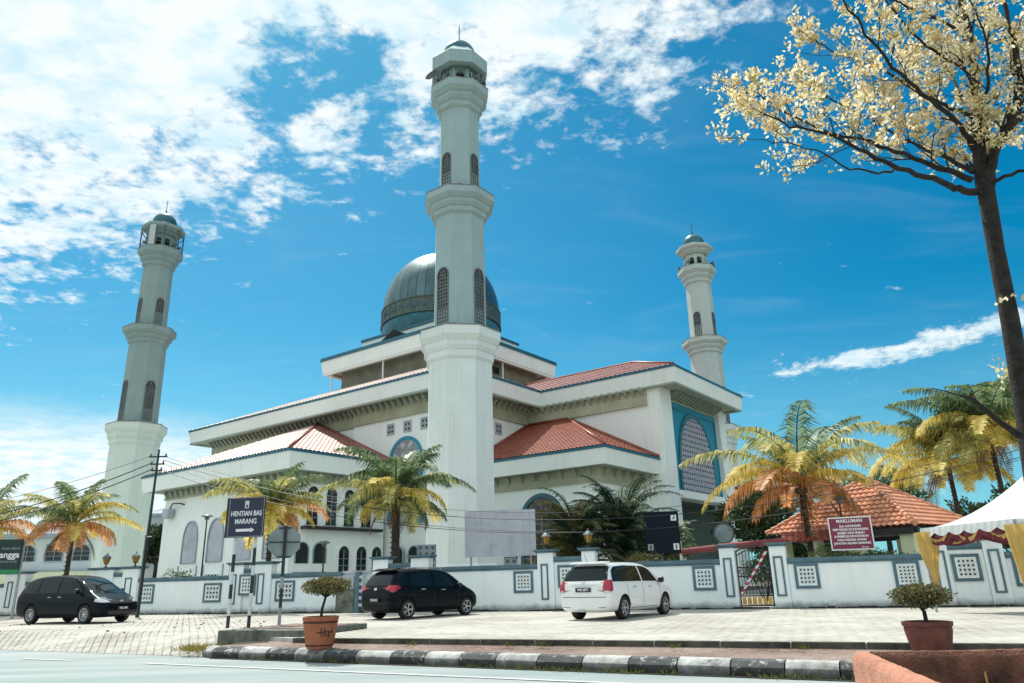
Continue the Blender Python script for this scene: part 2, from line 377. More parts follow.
def lattice_bars(mb, fm, x0, x1, z0, z1, cell, d0, t=.03, inside=None, th=.03):
    """geometric screen: squares, diagonals and small diamonds"""
    nx = max(1, round((x1-x0)/cell)); nz = max(1, round((z1-z0)/cell)); cx = (x1-x0)/nx; cz = (z1-z0)/nz
    off = fm(0, 0, d0+th)-fm(0, 0, d0)
    def seg(ax, az, bx_, bz):
        mx_, mz_ = (ax+bx_)/2, (az+bz)/2
        if inside and not inside(mx_, mz_): return
        dx, dz = bx_-ax, bz-az; l = math.hypot(dx, dz); px, pz = -dz/l*t/2, dx/l*t/2
        mb.prism([fm(ax+px, az+pz, d0), fm(bx_+px, bz+pz, d0), fm(bx_-px, bz-pz, d0), fm(ax-px, az-pz, d0)], off)
    for i in range(nx):
        for j in range(nz):
            a, b = x0+i*cx, z0+j*cz; m_, n_ = a+cx/2, b+cz/2
            seg(a, b, a+cx, b); seg(a, b, a, b+cz)
            seg(m_, b, a+cx, n_); seg(a+cx, n_, m_, b+cz); seg(m_, b+cz, a, n_); seg(a, n_, m_, b)
            if (i+j) % 2 == 0: seg(a, b, m_-.2*cx, n_-.2*cz); seg(a+cx, b+cz, m_+.2*cx, n_+.2*cz)
            else: seg(a, b+cz, m_-.2*cx, n_+.2*cz); seg(a+cx, b, m_+.2*cx, n_-.2*cz)

# ------------------------------------------------------------------ sky, sun, clouds
SUN_EL, SUN_AZ = R(61), R(-28)        # azimuth measured from +Y towards +X
sd = Vector((math.sin(SUN_AZ)*math.cos(SUN_EL), math.cos(SUN_AZ)*math.cos(SUN_EL), math.sin(SUN_EL)))
sun_d = bpy.data.lights.new('sun', 'SUN'); sun_d.energy = 5.0; sun_d.angle = R(.5); sun_d.color = (1, .955, .86)
sun = bpy.data.objects.new('sun', sun_d); col.objects.link(sun)
sun.rotation_euler = sd.to_track_quat('Z', 'Y').to_euler()
world = bpy.data.worlds.new('World'); scene.world = world; world.use_nodes = True
def build_world():
    nt = world.node_tree; N, L = nt.nodes, nt.links; N.clear()
    out = N.new('ShaderNodeOutputWorld'); bg = N.new('ShaderNodeBackground'); bg.inputs['Strength'].default_value = .165
    L.new(bg.outputs[0], out.inputs[0])
    sky = N.new('ShaderNodeTexSky'); sky.sky_type = 'NISHITA'; sky.sun_disc = False
    sky.sun_elevation = SUN_EL; sky.sun_rotation = SUN_AZ; sky.air_density = 1.0; sky.dust_density = .6; sky.ozone_density = 1.5
    tc = N.new('ShaderNodeTexCoord'); D = tc.outputs['Generated']
    def math_(op, a, b=None, c=None, clamp=False):
        n = N.new('ShaderNodeMath'); n.operation = op; n.use_clamp = clamp
        for i, v in enumerate((a, b, c)):
            if v is None: continue
            if isinstance(v, (int, float)): n.inputs[i].default_value = v
            else: L.new(v, n.inputs[i])
        return n.outputs[0]
    def dot(v):
        n = N.new('ShaderNodeVectorMath'); n.operation = 'DOT_PRODUCT'; L.new(D, n.inputs[0]); n.inputs[1].default_value = v; return n.outputs['Value']
    def plane(p, q):   # signed distance above the great circle through two directions
        a, b = Vector(ray(*p)).normalized(), Vector(ray(*q)).normalized(); n = a.cross(b).normalized()
        if n.z < 0: n = -n
        return tuple(n)
    def smooth(v, a, b):
        n = N.new('ShaderNodeMapRange'); n.interpolation_type = 'SMOOTHSTEP'; L.new(v, n.inputs[0]); n.inputs[1].default_value = a; n.inputs[2].default_value = b
        return n.outputs[0]
    def blob(p, r0, r1):
        return smooth(dot(tuple(Vector(ray(*p)).normalized())), math.cos(r1), math.cos(r0))
    def noise(vec, s, det, rough=.6, dist=0.0, loc=(0,0,0), sc=(1,1,1)):
        mp = N.new('ShaderNodeMapping'); mp.inputs['Location'].default_value = loc; mp.inputs['Scale'].default_value = sc; L.new(vec, mp.inputs['Vector'])
        n = N.new('ShaderNodeTexNoise'); n.inputs['Scale'].default_value = s; n.inputs['Detail'].default_value = det; n.inputs['Roughness'].default_value = rough; n.inputs['Distortion'].default_value = dist
        L.new(mp.outputs[0], n.inputs['Vector']); return n.outputs['Fac']
    sp = N.new('ShaderNodeSeparateXYZ'); L.new(D, sp.inputs[0])
    zc = math_('MAXIMUM', sp.outputs['Z'], .03); zc = math_('ADD', zc, .12)
    cb = N.new('ShaderNodeCombineXYZ'); L.new(math_('DIVIDE', sp.outputs['X'], zc), cb.inputs[0]); L.new(math_('DIVIDE', sp.outputs['Y'], zc), cb.inputs[1])
    P = cb.outputs[0]
    # tint: a saturated cyan-blue sky, paler to the left and towards the horizon
    tint = N.new('ShaderNodeMix'); tint.data_type = 'RGBA'; tint.blend_type = 'MULTIPLY'; tint.inputs['Factor'].default_value = 1
    L.new(sky.outputs[0], tint.inputs['A'])
    grad = N.new('ShaderNodeMix'); grad.data_type = 'RGBA'
    L.new(smooth(dot((-.95, .3, 0)), -.45, .75), grad.inputs['Factor'])
    grad.inputs['A'].default_value = (.0, .48, .62, 1); grad.inputs['B'].default_value = (.20, .66, .72, 1)
    L.new(grad.outputs['Result'], tint.inputs['B'])
    base = tint.outputs['Result']
    hz = N.new('ShaderNodeMix'); hz.data_type = 'RGBA'; L.new(base, hz.inputs['A']); hz.inputs['B'].default_value = (2.6, 4.9, 5.6, 1)
    L.new(math_('MULTIPLY', smooth(sp.outputs['Z'], .36, -.04), .62), hz.inputs['Factor']); base = hz.outputs['Result']
    # cloud cover
    n_big = noise(P, 1.3, 5, .55, .3); n_mid = noise(P, 7.5, 8, .62, .15, (3, 1, 0), (1.0, 1.35, 1)); n_fine = noise(P, 24, 6, .60, .15, (7, 2, 0))
    puff = math_('ADD', math_('MULTIPLY', n_mid, .54), math_('MULTIPLY', n_fine, .46))
    bank = smooth(dot(plane((60, 205), (470, 95))), -.045, .13)
    bankr = smooth(dot(plane((380, 150), (760, 15))), -.14, .11)
    side = smooth(dot((.86, .5, 0)), .84, .56)
    cover = math_('MAXIMUM', math_('MULTIPLY', bank, smooth(dot((.86, .5, 0)), .62, .20)), math_('MULTIPLY', math_('MULTIPLY', bankr, side), .74))
    hole = blob((320, 78), .03, .13); cover = math_('SUBTRACT', cover, math_('MULTIPLY', hole, .50))
    cover = math_('MAXIMUM', cover, math_('MULTIPLY', blob((325, 135), .0, .085), .56))
    cover = math_('MAXIMUM', cover, math_('MULTIPLY', blob((630, 105), .0, .10), .42))
    cover = math_('ADD', cover, math_('MULTIPLY', math_('SUBTRACT', n_big, .5), .55))
    dens = smooth(math_('SUBTRACT', math_('ADD', puff, math_('MULTIPLY', cover, .42)), .0), .615, .80)
    # low cumulus to the right and white haze low on the left
    low_b = math_('SUBTRACT', 1, math_('ABSOLUTE', math_('MULTIPLY', dot(plane((735, 385), (1010, 322))), 22)), None, True)
    lown = noise(D, 17, 8, .66, .2, (1, 5, 2), (1, 1, 2.2))
    lowm = smooth(math_('ADD', math_('MULTIPLY', math_('MULTIPLY', low_b, smooth(dot((.86, .5, 0)), .60, .78)), .36), lown), .76, .93)
    lowl = math_('MULTIPLY', smooth(sp.outputs['Z'], .27, .10), smooth(dot((-.8, .6, 0)), .70, .90))
    lowl = smooth(math_('ADD', lowl, math_('MULTIPLY', math_('SUBTRACT', lown, .5), .25)), .15, .85)
    lowr = math_('MULTIPLY', smooth(sp.outputs['Z'], .20, .10), .55)
    lowr = smooth(math_('ADD', lowr, math_('MULTIPLY', math_('SUBTRACT', lown, .5), .9)), .55, .85)
    allc = math_('MAXIMUM', math_('MAXIMUM', math_('MULTIPLY', dens, .90), math_('MULTIPLY', lowm, .85)), math_('MAXIMUM', math_('MULTIPLY', lowl, .93), math_('MULTIPLY', lowr, .8)))
    # faint high veil
    veil = smooth(noise(P, 2.2, 4, .5, .8, (4, 4, 0), (1, 2.4, 1)), .48, .80); allc = math_('MAXIMUM', allc, math_('MULTIPLY', veil, .05))
    shade = smooth(noise(P, 9, 5, .6, .2, (3.05, 1.06, 0), (1.0, 1.35, 1)), .30, .62)
    cc = N.new('ShaderNodeMix'); cc.data_type = 'RGBA'; L.new(shade, cc.inputs['Factor']); cc.inputs['A'].default_value = (4.3, 5.7, 6.2, 1); cc.inputs['B'].default_value = (6.4, 6.6, 6.5, 1)
    mix = N.new('ShaderNodeMix'); mix.data_type = 'RGBA'; L.new(allc, mix.inputs['Factor']); L.new(base, mix.inputs['A']); L.new(cc.outputs['Result'], mix.inputs['B'])
    L.new(mix.outputs['Result'], bg.inputs['Color'])
build_world()

# ------------------------------------------------------------------ ground, road, forecourt, kerb
def ground_mat():
    m, nt, b = newmat('ground_earth'); N, L = nt.nodes, nt.links
    tc = N.new('ShaderNodeTexCoord'); n = N.new('ShaderNodeTexNoise'); n.inputs['Scale'].default_value = .3; n.inputs['Detail'].default_value = 9
    L.new(tc.outputs['Object'], n.inputs['Vector']); r = N.new('ShaderNodeValToRGB')
    r.color_ramp.elements[0].color = (.045, .06, .025, 1); r.color_ramp.elements[1].color = (.13, .13, .07, 1); L.new(n.outputs['Fac'], r.inputs['Fac'])
    L.new(r.outputs['Color'], b.inputs['Base Color']); b.inputs['Roughness'].default_value = .95
    return m
def paver_mat(name, c1, c2, joint, rot, bw, bh, pale, patch=.5, mort=.02):
    """block paving with worn, dusty patches"""
    m, nt, b = newmat(name); N, L = nt.nodes, nt.links
    tc = N.new('ShaderNodeTexCoord'); mp = N.new('ShaderNodeMapping'); mp.inputs['Rotation'].default_value = (0, 0, rot); L.new(tc.outputs['Object'], mp.inputs['Vector'])
    br = N.new('ShaderNodeTexBrick'); br.inputs['Scale'].default_value = 1; br.inputs['Brick Width'].default_value = bw; br.inputs['Row Height'].default_value = bh
    br.inputs['Mortar Size'].default_value = mort; br.inputs['Mortar Smooth'].default_value = .3; br.inputs['Color1'].default_value = (*c1, 1); br.inputs['Color2'].default_value = (*c2, 1); br.inputs['Mortar'].default_value = (*joint, 1)
    L.new(mp.outputs[0], br.inputs['Vector'])
    n = N.new('ShaderNodeTexNoise'); n.inputs['Scale'].default_value = .35; n.inputs['Detail'].default_value = 9; n.inputs['Roughness'].default_value = .7; L.new(tc.outputs['Object'], n.inputs['Vector'])
    r = N.new('ShaderNodeValToRGB'); r.color_ramp.elements[0].position = .40; r.color_ramp.elements[1].position = .62
    r.color_ramp.elements[0].color = (0, 0, 0, 1); r.color_ramp.elements[1].color = (patch, patch, patch, 1); L.new(n.outputs['Fac'], r.inputs['Fac'])
    mx = N.new('ShaderNodeMix'); mx.data_type = 'RGBA'; L.new(r.outputs['Color'], mx.inputs['Factor']); L.new(br.outputs['Color'], mx.inputs['A']); mx.inputs['B'].default_value = (*pale, 1)
    n2 = N.new('ShaderNodeTexNoise'); n2.inputs['Scale'].default_value = 4; n2.inputs['Detail'].default_value = 8; n2.inputs['Roughness'].default_value = .75; L.new(tc.outputs['Object'], n2.inputs['Vector'])
    r2 = N.new('ShaderNodeValToRGB'); r2.color_ramp.elements[0].position = .30; r2.color_ramp.elements[1].position = .55
    r2.color_ramp.elements[0].color = (.50, .50, .47, 1); r2.color_ramp.elements[1].color = (1, 1, 1, 1); L.new(n2.outputs['Fac'], r2.inputs['Fac'])
    m2 = N.new('ShaderNodeMix'); m2.data_type = 'RGBA'; m2.blend_type = 'MULTIPLY'; m2.inputs['Factor'].default_value = .75; L.new(mx.outputs['Result'], m2.inputs['A']); L.new(r2.outputs['Color'], m2.inputs['B'])
    n3 = N.new('ShaderNodeTexNoise'); n3.inputs['Scale'].default_value = .9; n3.inputs['Detail'].default_value = 10; n3.inputs['Roughness'].default_value = .78; n3.inputs['Distortion'].default_value = .6
    mp3 = N.new('ShaderNodeMapping'); mp3.inputs['Rotation'].default_value = (0, 0, R(-32)); mp3.inputs['Scale'].default_value = (.45, 1.5, 1); L.new(tc.outputs['Object'], mp3.inputs['Vector']); L.new(mp3.outputs[0], n3.inputs['Vector'])
    r3 = N.new('ShaderNodeValToRGB'); r3.color_ramp.elements[0].position = .54; r3.color_ramp.elements[1].position = .72; r3.color_ramp.elements[0].color = (1, 1, 1, 1); r3.color_ramp.elements[1].color = (.60, .57, .52, 1); L.new(n3.outputs['Fac'], r3.inputs['Fac'])
    m3 = N.new('ShaderNodeMix'); m3.data_type = 'RGBA'; m3.blend_type = 'MULTIPLY'; m3.inputs['Factor'].default_value = 1; L.new(m2.outputs['Result'], m3.inputs['A']); L.new(r3.outputs['Color'], m3.inputs['B'])
    L.new(m3.outputs['Result'], b.inputs['Base Color']); b.inputs['Roughness'].default_value = .9
    bp = N.new('ShaderNodeBump'); bp.inputs['Strength'].default_value = .4; bp.inputs['Distance'].default_value = .01; L.new(br.outputs['Fac'], bp.inputs['Height']); bp.invert = True
    L.new(bp.outputs['Normal'], b.inputs['Normal'])
    return m
def asphalt_mat():
    m, nt, b = newmat('asphalt'); N, L = nt.nodes, nt.links
    tc = N.new('ShaderNodeTexCoord'); n = N.new('ShaderNodeTexNoise'); n.inputs['Scale'].default_value = 60; n.inputs['Detail'].default_value = 4
    n2 = N.new('ShaderNodeTexNoise'); n2.inputs['Scale'].default_value = .5; n2.inputs['Detail'].default_value = 7
    mp = N.new('ShaderNodeMapping'); mp.inputs['Rotation'].default_value = (0, 0, R(27.7)); mp.inputs['Scale'].default_value = (.25, 2.2, 1)
    L.new(tc.outputs['Object'], n.inputs['Vector']); L.new(tc.outputs['Object'], mp.inputs['Vector']); L.new(mp.outputs[0], n2.inputs['Vector'])
    ad = N.new('ShaderNodeMath'); ad.operation = 'MULTIPLY_ADD'; ad.inputs[1].default_value = .5; L.new(n.outputs['Fac'], ad.inputs[0]); L.new(n2.outputs['Fac'], ad.inputs[2])
    r = N.new('ShaderNodeValToRGB'); r.color_ramp.elements[0].position = .55; r.color_ramp.elements[1].position = .92
    r.color_ramp.elements[0].color = (.19, .26, .265, 1); r.color_ramp.elements[1].color = (.33, .365, .365, 1); L.new(ad.outputs[0], r.inputs['Fac'])
    L.new(r.outputs['Color'], b.inputs['Base Color']); b.inputs['Roughness'].default_value = .8
    return m
M['asphalt'] = asphalt_mat()
M['pavers'] = paver_mat('forecourt_pavers', (.46, .445, .40), (.40, .385, .345), (.16, .15, .13), R(21.7+45), .42, .20, (.55, .545, .50), .8)
M['bricks'] = paver_mat('red_brick_paving', (.27, .165, .14), (.20, .12, .10), (.12, .10, .085), R(27.7), .22, .11, (.36, .30, .26), .75, .02)
KD = Vector((math.cos(R(-27.7)), math.sin(R(-27.7)), 0)); KN = Vector((-KD.y, KD.x, 0))      # along the kerb / away from the road
FD = Vector((math.cos(R(-23.4)), math.sin(R(-23.4)), 0))
RZ = -.40                                                                                     # road level
def plate(name, pts, z, m, kind='structure'):
    mb = MB(); mb.poly([(p[0], p[1], z) for p in pts]); o = mb.build(name, m); tag(o, kind=kind)
    return o
g = MB(); g.poly([(-3000, -3000, -.46), (3000, -3000, -.46), (3000, 4000, -.46), (-3000, 4000, -.46)])
tag(g.build('ground', ground_mat()), kind='structure')
K0 = Vector((-7.10, 18.42, 0))                       # kerb top front edge, left end
def kp(s, d): return K0 + KD*s + KN*d
plate('road', [kp(-400, -14), kp(400, -14), kp(400, 1.5), kp(-400, 1.5)], RZ, M['asphalt'])
# forecourt: flat at z=0 behind the riser line, ramping to the road on the left
Fa = Vector((-5.2, 18.05, 0)); Fb = Fa + FD*60
back = [Fb + Vector((20, 60, 0)), Vector((-90, 110, 0))]
La = kp(-.35, 1.2); Lb = kp(-80, 3.2); Ra = kp(-.35, .05); Rb = kp(-80, .9)
mb = MB()
mb.poly([Fa, Fb, back[0], back[1], Lb, La])
mb.poly([(La.x, La.y, 0), (Lb.x, Lb.y, 0), (Rb.x, Rb.y, RZ+.006), (Ra.x, Ra.y, RZ+.006)])
mb.poly([(Fa.x, Fa.y, -.30), (Fb.x, Fb.y, -.30), Fb, Fa]); mb.poly([(La.x, La.y, -.3), (Fa.x, Fa.y, -.3), Fa, La])
mb.poly([(Ra.x, Ra.y, RZ), (La.x, La.y, RZ), (La.x, La.y, 0), (Ra.x, Ra.y, RZ+.006)])
tag(mb.build('forecourt', M['pavers'], fix=True), kind='structure')
# stone lip along the forecourt step
mb = MB(); 
for i in range(40):
    a = Fa+FD*(i*1.2+.01); b_ = Fa+FD*(i*1.2+1.18); q = Vector((-FD.y, FD.x, 0))*.16
    e = Vector((FD.y, -FD.x, 0))*.02
    mb.prism([(a+e)+Vector((0,0,-.17)), (b_+e)+Vector((0,0,-.17)), b_+q+Vector((0,0,-.17)), a+q+Vector((0,0,-.17))], (0, 0, .176+rnd.uniform(0, .008)))
tag(mb.build('forecourt_step', M['step']), kind='structure')
# brick strip
mb = MB(); a, b_ = kp(.0, .12), kp(45, .12)
mb.poly([(a.x, a.y, -.160), (b_.x, b_.y, -.160), (Fb.x, Fb.y, -.085), (Fa.x, Fa.y, -.085)]); mb.poly([(a.x, a.y, -.160), (Fa.x, Fa.y, -.085), (La.x+.3, La.y-.2, -.085)])
tag(mb.build('brick_pavement', M['bricks']), kind='structure')
# kerb stones painted black and white
mb = MB(); s = 0.0; i = 0
prof = [(-.10, RZ-.03), (-.10, -.26), (.0, -.175), (.16, -.155), (.20, -.22)]
L0 = .84
while s < 44:
    ln = L0*(1+rnd.uniform(-.06, .06)); a, b_ = kp(s+.012, 0), kp(s+ln-.012, 0); j = rnd.uniform(-.008, .008)
    mb.mi = (0 if i % 2 else 1)
    mb.prism([(a.x+KN.x*(d+j), a.y+KN.y*(d+j), z+j) for d, z in prof], b_-a); s += ln; i += 1
# curved return at the left end
cpt = kp(0, 0); mb.mi = 1
for k in range(4):
    a0, a1 = R(20*k), R(20*(k+1)); c = kp(0, .75)
    def cp(a, d): 
        v = -KN*math.cos(a) - KD*math.sin(a); return c + v*(.75-d)
    mb.mi = 0 if k in (0, 1) else 1
    for (d0, z0), (d1, z1) in zip(prof, prof[1:]):
        p, q, r_, t = cp(a0, d0), cp(a1, d0), cp(a1, d1), cp(a0, d1)
        mb.poly([(p.x, p.y, z0), (q.x, q.y, z0), (r_.x, r_.y, z1), (t.x, t.y, z1)])
tag(mb.build('kerb', [M['kerb_white'], M['kerb_black']], bevel=0), kind='structure')
# gutter grime and painted road lines
mb = MB(); mb.prism([kp(.1, -.24)+Vector((0,0,RZ+.004)), kp(44, -.24)+Vector((0,0,RZ+.004)), kp(44, -.09)+Vector((0,0,RZ+.004)), kp(.1, -.09)+Vector((0,0,RZ+.004))], (0, 0, .008))
tag(mb.build('gutter', M['dirt']), kind='structure')
mb = MB()
def line(s0, s1, d0, w=.10):
    p = [kp(s0, d0), kp(s1, d0), kp(s1, d0+w), kp(s0, d0+w)]; mb.poly([(v.x, v.y, RZ+.012) for v in p])
line(-.6, 44, -1.48, .11)
for k in range(1, 12): line(-.6-3.1*k-1.9*k*.2+1.0, -.6-3.1*k-1.9*k*.2-.9, -1.55, .11)
tag(mb.build('road_line', M['road_paint']), kind='structure')

# ------------------------------------------------------------------ mosque
YAW = R(90-36.85); M0 = Vector((-3.37, 45.0, 0)); S = 41.6
mosque = empty('mosque', M0, YAW); tag(mosque, 'large white mosque with teal gutters, red tiled roofs and a big green dome', 'mosque')
def band(name, z0, z1, x0, x1, y0, y1, th, m, parent=mosque, mats=None):
    """rectangular ring (fascia board)"""
    mb = MB()
    mb.bx(x0, x1, y0, y0+th, z0, z1); mb.bx(x0, x1, y1-th, y1, z0, z1)
    mb.bx(x0, x0+th, y0+th+.002, y1-th-.002, z0, z1); mb.bx(x1-th, x1, y0+th+.002, y1-th-.002, z0, z1)
    return mb.build(name, m, parent)
H0, H1, E0 = 14.55, 15.75, 3.45
W0 = 5.15
# main fascia: a plus-shaped eave with the entrance wing
def fascia_path(name, pts, z0, z1, th, m, closed=True, parent=mosque, lean=.10):
    """board following a rectilinear path; pts run counter-clockwise seen from above"""
    n = len(pts); mb = MB(); V = [Vector((x, y, 0)) for x, y in pts]
    def off(i, d):
        a = V[(i-1) % n] if (closed or i > 0) else None; b = V[(i+1) % n] if (closed or i < n-1) else None; p = V[i]
        n1 = n2 = None
        if a is not None: t = (p-a).normalized(); n1 = Vector((t.y, -t.x, 0))
        if b is not None: t = (b-p).normalized(); n2 = Vector((t.y, -t.x, 0))
        if n1 is None: q = n2*d
        elif n2 is None: q = n1*d
        else: q = (n1+n2)*d if abs(n1.dot(n2)) < .5 else n1*d
        return p+q
    rng = range(n) if closed else range(n-1)
    for i in rng:
        j = (i+1) % n
        o0, o1, i0, i1 = off(i, 0), off(j, 0), off(i, -th), off(j, -th)
        l0, l1 = off(i, -lean), off(j, -lean)
        z = lambda p, zz: Vector((p.x, p.y, zz))
        mb.poly([z(l0, z0), z(l1, z0), z(o1, z1), z(o0, z1)]); mb.poly([z(o0, z1), z(o1, z1), z(i1, z1), z(i0, z1)])
        mb.poly([z(i0, z0), z(i1, z0), z(l1, z0), z(l0, z0)]); mb.poly([z(i1, z0), z(i0, z0), z(i0, z1), z(i1, z1)])
        if not closed and i == 0: mb.poly([z(l0, z0), z(o0, z1), z(i0, z1), z(i0, z0)])
        if not closed and j == n-1: mb.poly([z(l1, z0), z(o1, z1), z(i1, z1), z(i1, z0)])
    return mb.build(name, m, parent)
WU0, WU1, WV = 13.95, 27.35, -8.4
EF = S-E0
outline = [(E0, EF), (E0, E0), (WU0, E0), (WU0, WV), (WU1, WV), (WU1, E0), (EF, E0), (EF, EF)]
fascia_path('fascia', outline, H0, H1-.12, .35, M['white'], lean=.16)
fascia_path('gutter', [(x+(-.05 if x in (E0, WU0) else .05), y+(-.05 if y in (E0, WV) else .05)) for x, y in outline], H1-.122, H1+.06, .45, M['blue_edge'], lean=0)
fascia_path('fascia_lip', [(x+(.12 if x in (E0, WU0) else -.12), y+(.12 if y in (E0, WV) else -.12)) for x, y in outline], H0-.14, H0-.002, .30, M['soffit'], lean=0)
# soffit
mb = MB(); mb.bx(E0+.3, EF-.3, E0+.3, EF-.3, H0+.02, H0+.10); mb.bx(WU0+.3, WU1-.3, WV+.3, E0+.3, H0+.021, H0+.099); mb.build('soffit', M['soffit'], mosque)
# walls
mb = MB()
mb.bx(W0, W0+.4, W0, S-W0, 0, H0+.02); mb.bx(W0+.41, S-W0, W0, W0+.4, 0, H0+.02); mb.bx(W0+.41, S-W0, S-W0-.4, S-W0, 0, H0+.02); mb.bx(S-W0-.4, S-W0, W0+.41, S-W0-.41, 0, H0+.02)
mb.bx(W0-.28, W0-.002, W0, 15.6, 8, H0-1.35)
mb.build('wall', M['white'], mosque)
# entrance wing walls
PV = -6.8
mb = MB()
mb.bx(14.4, 14.8, PV+.9, W0-.002, 0, H0+.02)
mb.bx(26.5, 26.9, PV+.9, W0-.002, 0, H0+.02)
mb.bx(14.81, 26.49, PV+.55, PV+.85, 13.9, H0+.02)
mb.build('entrance_wing', M['white'], mosque)
# cream frieze with brackets below the eaves
def frieze(fm_axis, plane, a0, a1, z0, z1, parent=mosque, cell=.62, name='frieze', sgn=-1, bracket=.55):
    fm = face_map(fm_axis, plane, sgn); mb = MB()
    mb.prism([fm(a0, z0, .002), fm(a1, z0, .002), fm(a1, z1, .002), fm(a0, z1, .002)], fm(0, 0, .12)-fm(0, 0, 0))
    mb.prism([fm(a0, z0-.1, .002), fm(a1, z0-.1, .002), fm(a1, z0-.002, .002), fm(a0, z0-.002, .002)], fm(0, 0, .2)-fm(0, 0, 0))
    n = max(2, int((a1-a0)/cell)); mb.mi = 1
    for i in range(n):
        a = a0+(i+.5)*(a1-a0)/n
        prof_ = [fm(a-.09, z1-.04, .10), fm(a-.09, z1-.04, .13+bracket), fm(a-.09, z1-.18, .13+bracket), fm(a-.09, z1-.62, .10)]
        mb.prism(prof_, fm(.18, 0, 0)-fm(0, 0, 0))
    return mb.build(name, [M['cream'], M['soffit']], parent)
frieze('u', W0-.28, W0, 15.6, H0-1.25, H0); frieze('u', W0, 15.65, S-W0, H0-1.25, H0)
frieze('v', W0, W0, 14.4, H0-1.25, H0); frieze('u', 14.4, -5.8, W0-.15, H0-1.25, H0)
frieze('v', PV+.55, 16.5, 25.5, 14.0, H0+.01, cell=.55, bracket=.9)
# square lattice vents high on the walls
for v in (5.9, 7.7, 9.5, 11.3):
    fm = face_map('u', W0-.28); f = MB(); ring_frame(f, fm, [(v-.42, 11.95), (v+.42, 11.95), (v+.42, 12.85), (v-.42, 12.85)], [(v-.33, 12.04), (v+.33, 12.04), (v+.33, 12.76), (v-.33, 12.76)], 0, .06)
    o = f.build('wall_vent', M['board_grey'], mosque); q = MB(); q.poly([fm(v-.33, 12.04, .01), fm(v+.33, 12.04, .01), fm(v+.33, 12.76, .01), fm(v-.33, 12.76, .01)]); q.build('backing', M['dark'], o)
    q = MB(); lattice_bars(q, fm, v-.33, v+.33, 12.04, 12.76, .33, .015, .05); q.build('lattice', M['board_grey'], o)
for a in (8.2, 10.4):
    fm = face_map('v', W0); f = MB(); ring_frame(f, fm, [(a-.42, 11.95), (a+.42, 11.95), (a+.42, 12.85), (a-.42, 12.85)], [(a-.33, 12.04), (a+.33, 12.04), (a+.33, 12.76), (a-.33, 12.76)], 0, .06)
    o = f.build('wall_vent', M['board_grey'], mosque); q = MB(); q.poly([fm(a-.33, 12.04, .01), fm(a+.33, 12.04, .01), fm(a+.33, 12.76, .01), fm(a-.33, 12.76, .01)]); q.build('backing', M['dark'], o)
    q = MB(); lattice_bars(q, fm, a-.33, a+.33, 12.04, 12.76, .33, .015, .05); q.build('lattice', M['board_grey'], o)
# tall arched window behind the coconut palm
fm = face_map('u', W0-.28)
f = window(mosque, fm, 9.6, 5.2, 3.0, 6.2, 'arched_window', pointed=False, fw=.26, framem=M['panel_blue'], mull=False, glass=M['board_grey'])
q = MB(); ins = lambda a, z: (abs(a-9.6) < 1.45) and (z < 9.8 or (a-9.6)**2+(z-9.9)**2 < 1.4**2)
lattice_bars(q, fm, 8.1, 11.1, 5.2, 11.4, .75, .03, .07, ins); q.build('lattice', M['grey_metal'], f)
# main roof (hipped, red tile) up to the dome platform
PW = 13.6; RZ1 = H1+.05; SL = .43
def rz_(d): return RZ1+SL*d
x0, x1 = E0+.1, EF-.1; p0, p1 = PW, S-PW; zt = rz_(PW-x0)
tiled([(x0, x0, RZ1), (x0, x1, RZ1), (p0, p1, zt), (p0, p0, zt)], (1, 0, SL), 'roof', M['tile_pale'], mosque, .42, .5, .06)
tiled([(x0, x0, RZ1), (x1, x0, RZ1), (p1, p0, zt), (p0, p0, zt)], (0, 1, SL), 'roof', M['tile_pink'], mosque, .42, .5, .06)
mb = MB(); mb.poly([(x1, x0, RZ1), (x1, x1, RZ1), (p1, p1, zt), (p1, p0, zt)]); mb.poly([(x0, x1, RZ1), (x1, x1, RZ1), (p1, p1, zt), (p0, p1, zt)]); mb.build('roof', M['tile_pink'], mosque)
# wing roof
um = (WU0+WU1)/2; hw = um-WU0-.1; ry = WV+.1+hw; rz = RZ1+SL*hw; inner_v = x0+hw
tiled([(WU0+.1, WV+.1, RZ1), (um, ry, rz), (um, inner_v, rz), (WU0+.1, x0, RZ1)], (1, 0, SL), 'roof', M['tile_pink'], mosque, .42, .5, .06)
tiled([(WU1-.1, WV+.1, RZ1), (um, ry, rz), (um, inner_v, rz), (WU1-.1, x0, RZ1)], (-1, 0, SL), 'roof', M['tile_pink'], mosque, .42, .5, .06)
tiled([(WU0+.1, WV+.1, RZ1), (um, ry, rz), (WU1-.1, WV+.1, RZ1)], (0, 1, SL), 'roof', M['tile_pink'], mosque, .42, .5, .06)
def ridge(pts, r=.11, m=None, parent=mosque):
    mb = MB(); mb.tube(pts, r, 8); return mb.build('ridge_cap', m or M['tile_red'], parent, smooth=True)
ridge([(WU0+.1, WV+.1, RZ1+.08), (um, ry, rz+.08), (um, inner_v, rz+.08)]); ridge([(WU1-.1, WV+.1, RZ1+.08), (um, ry, rz+.08)])
ridge([(x0, x0, RZ1+.08), (p0, p0, zt+.08)])
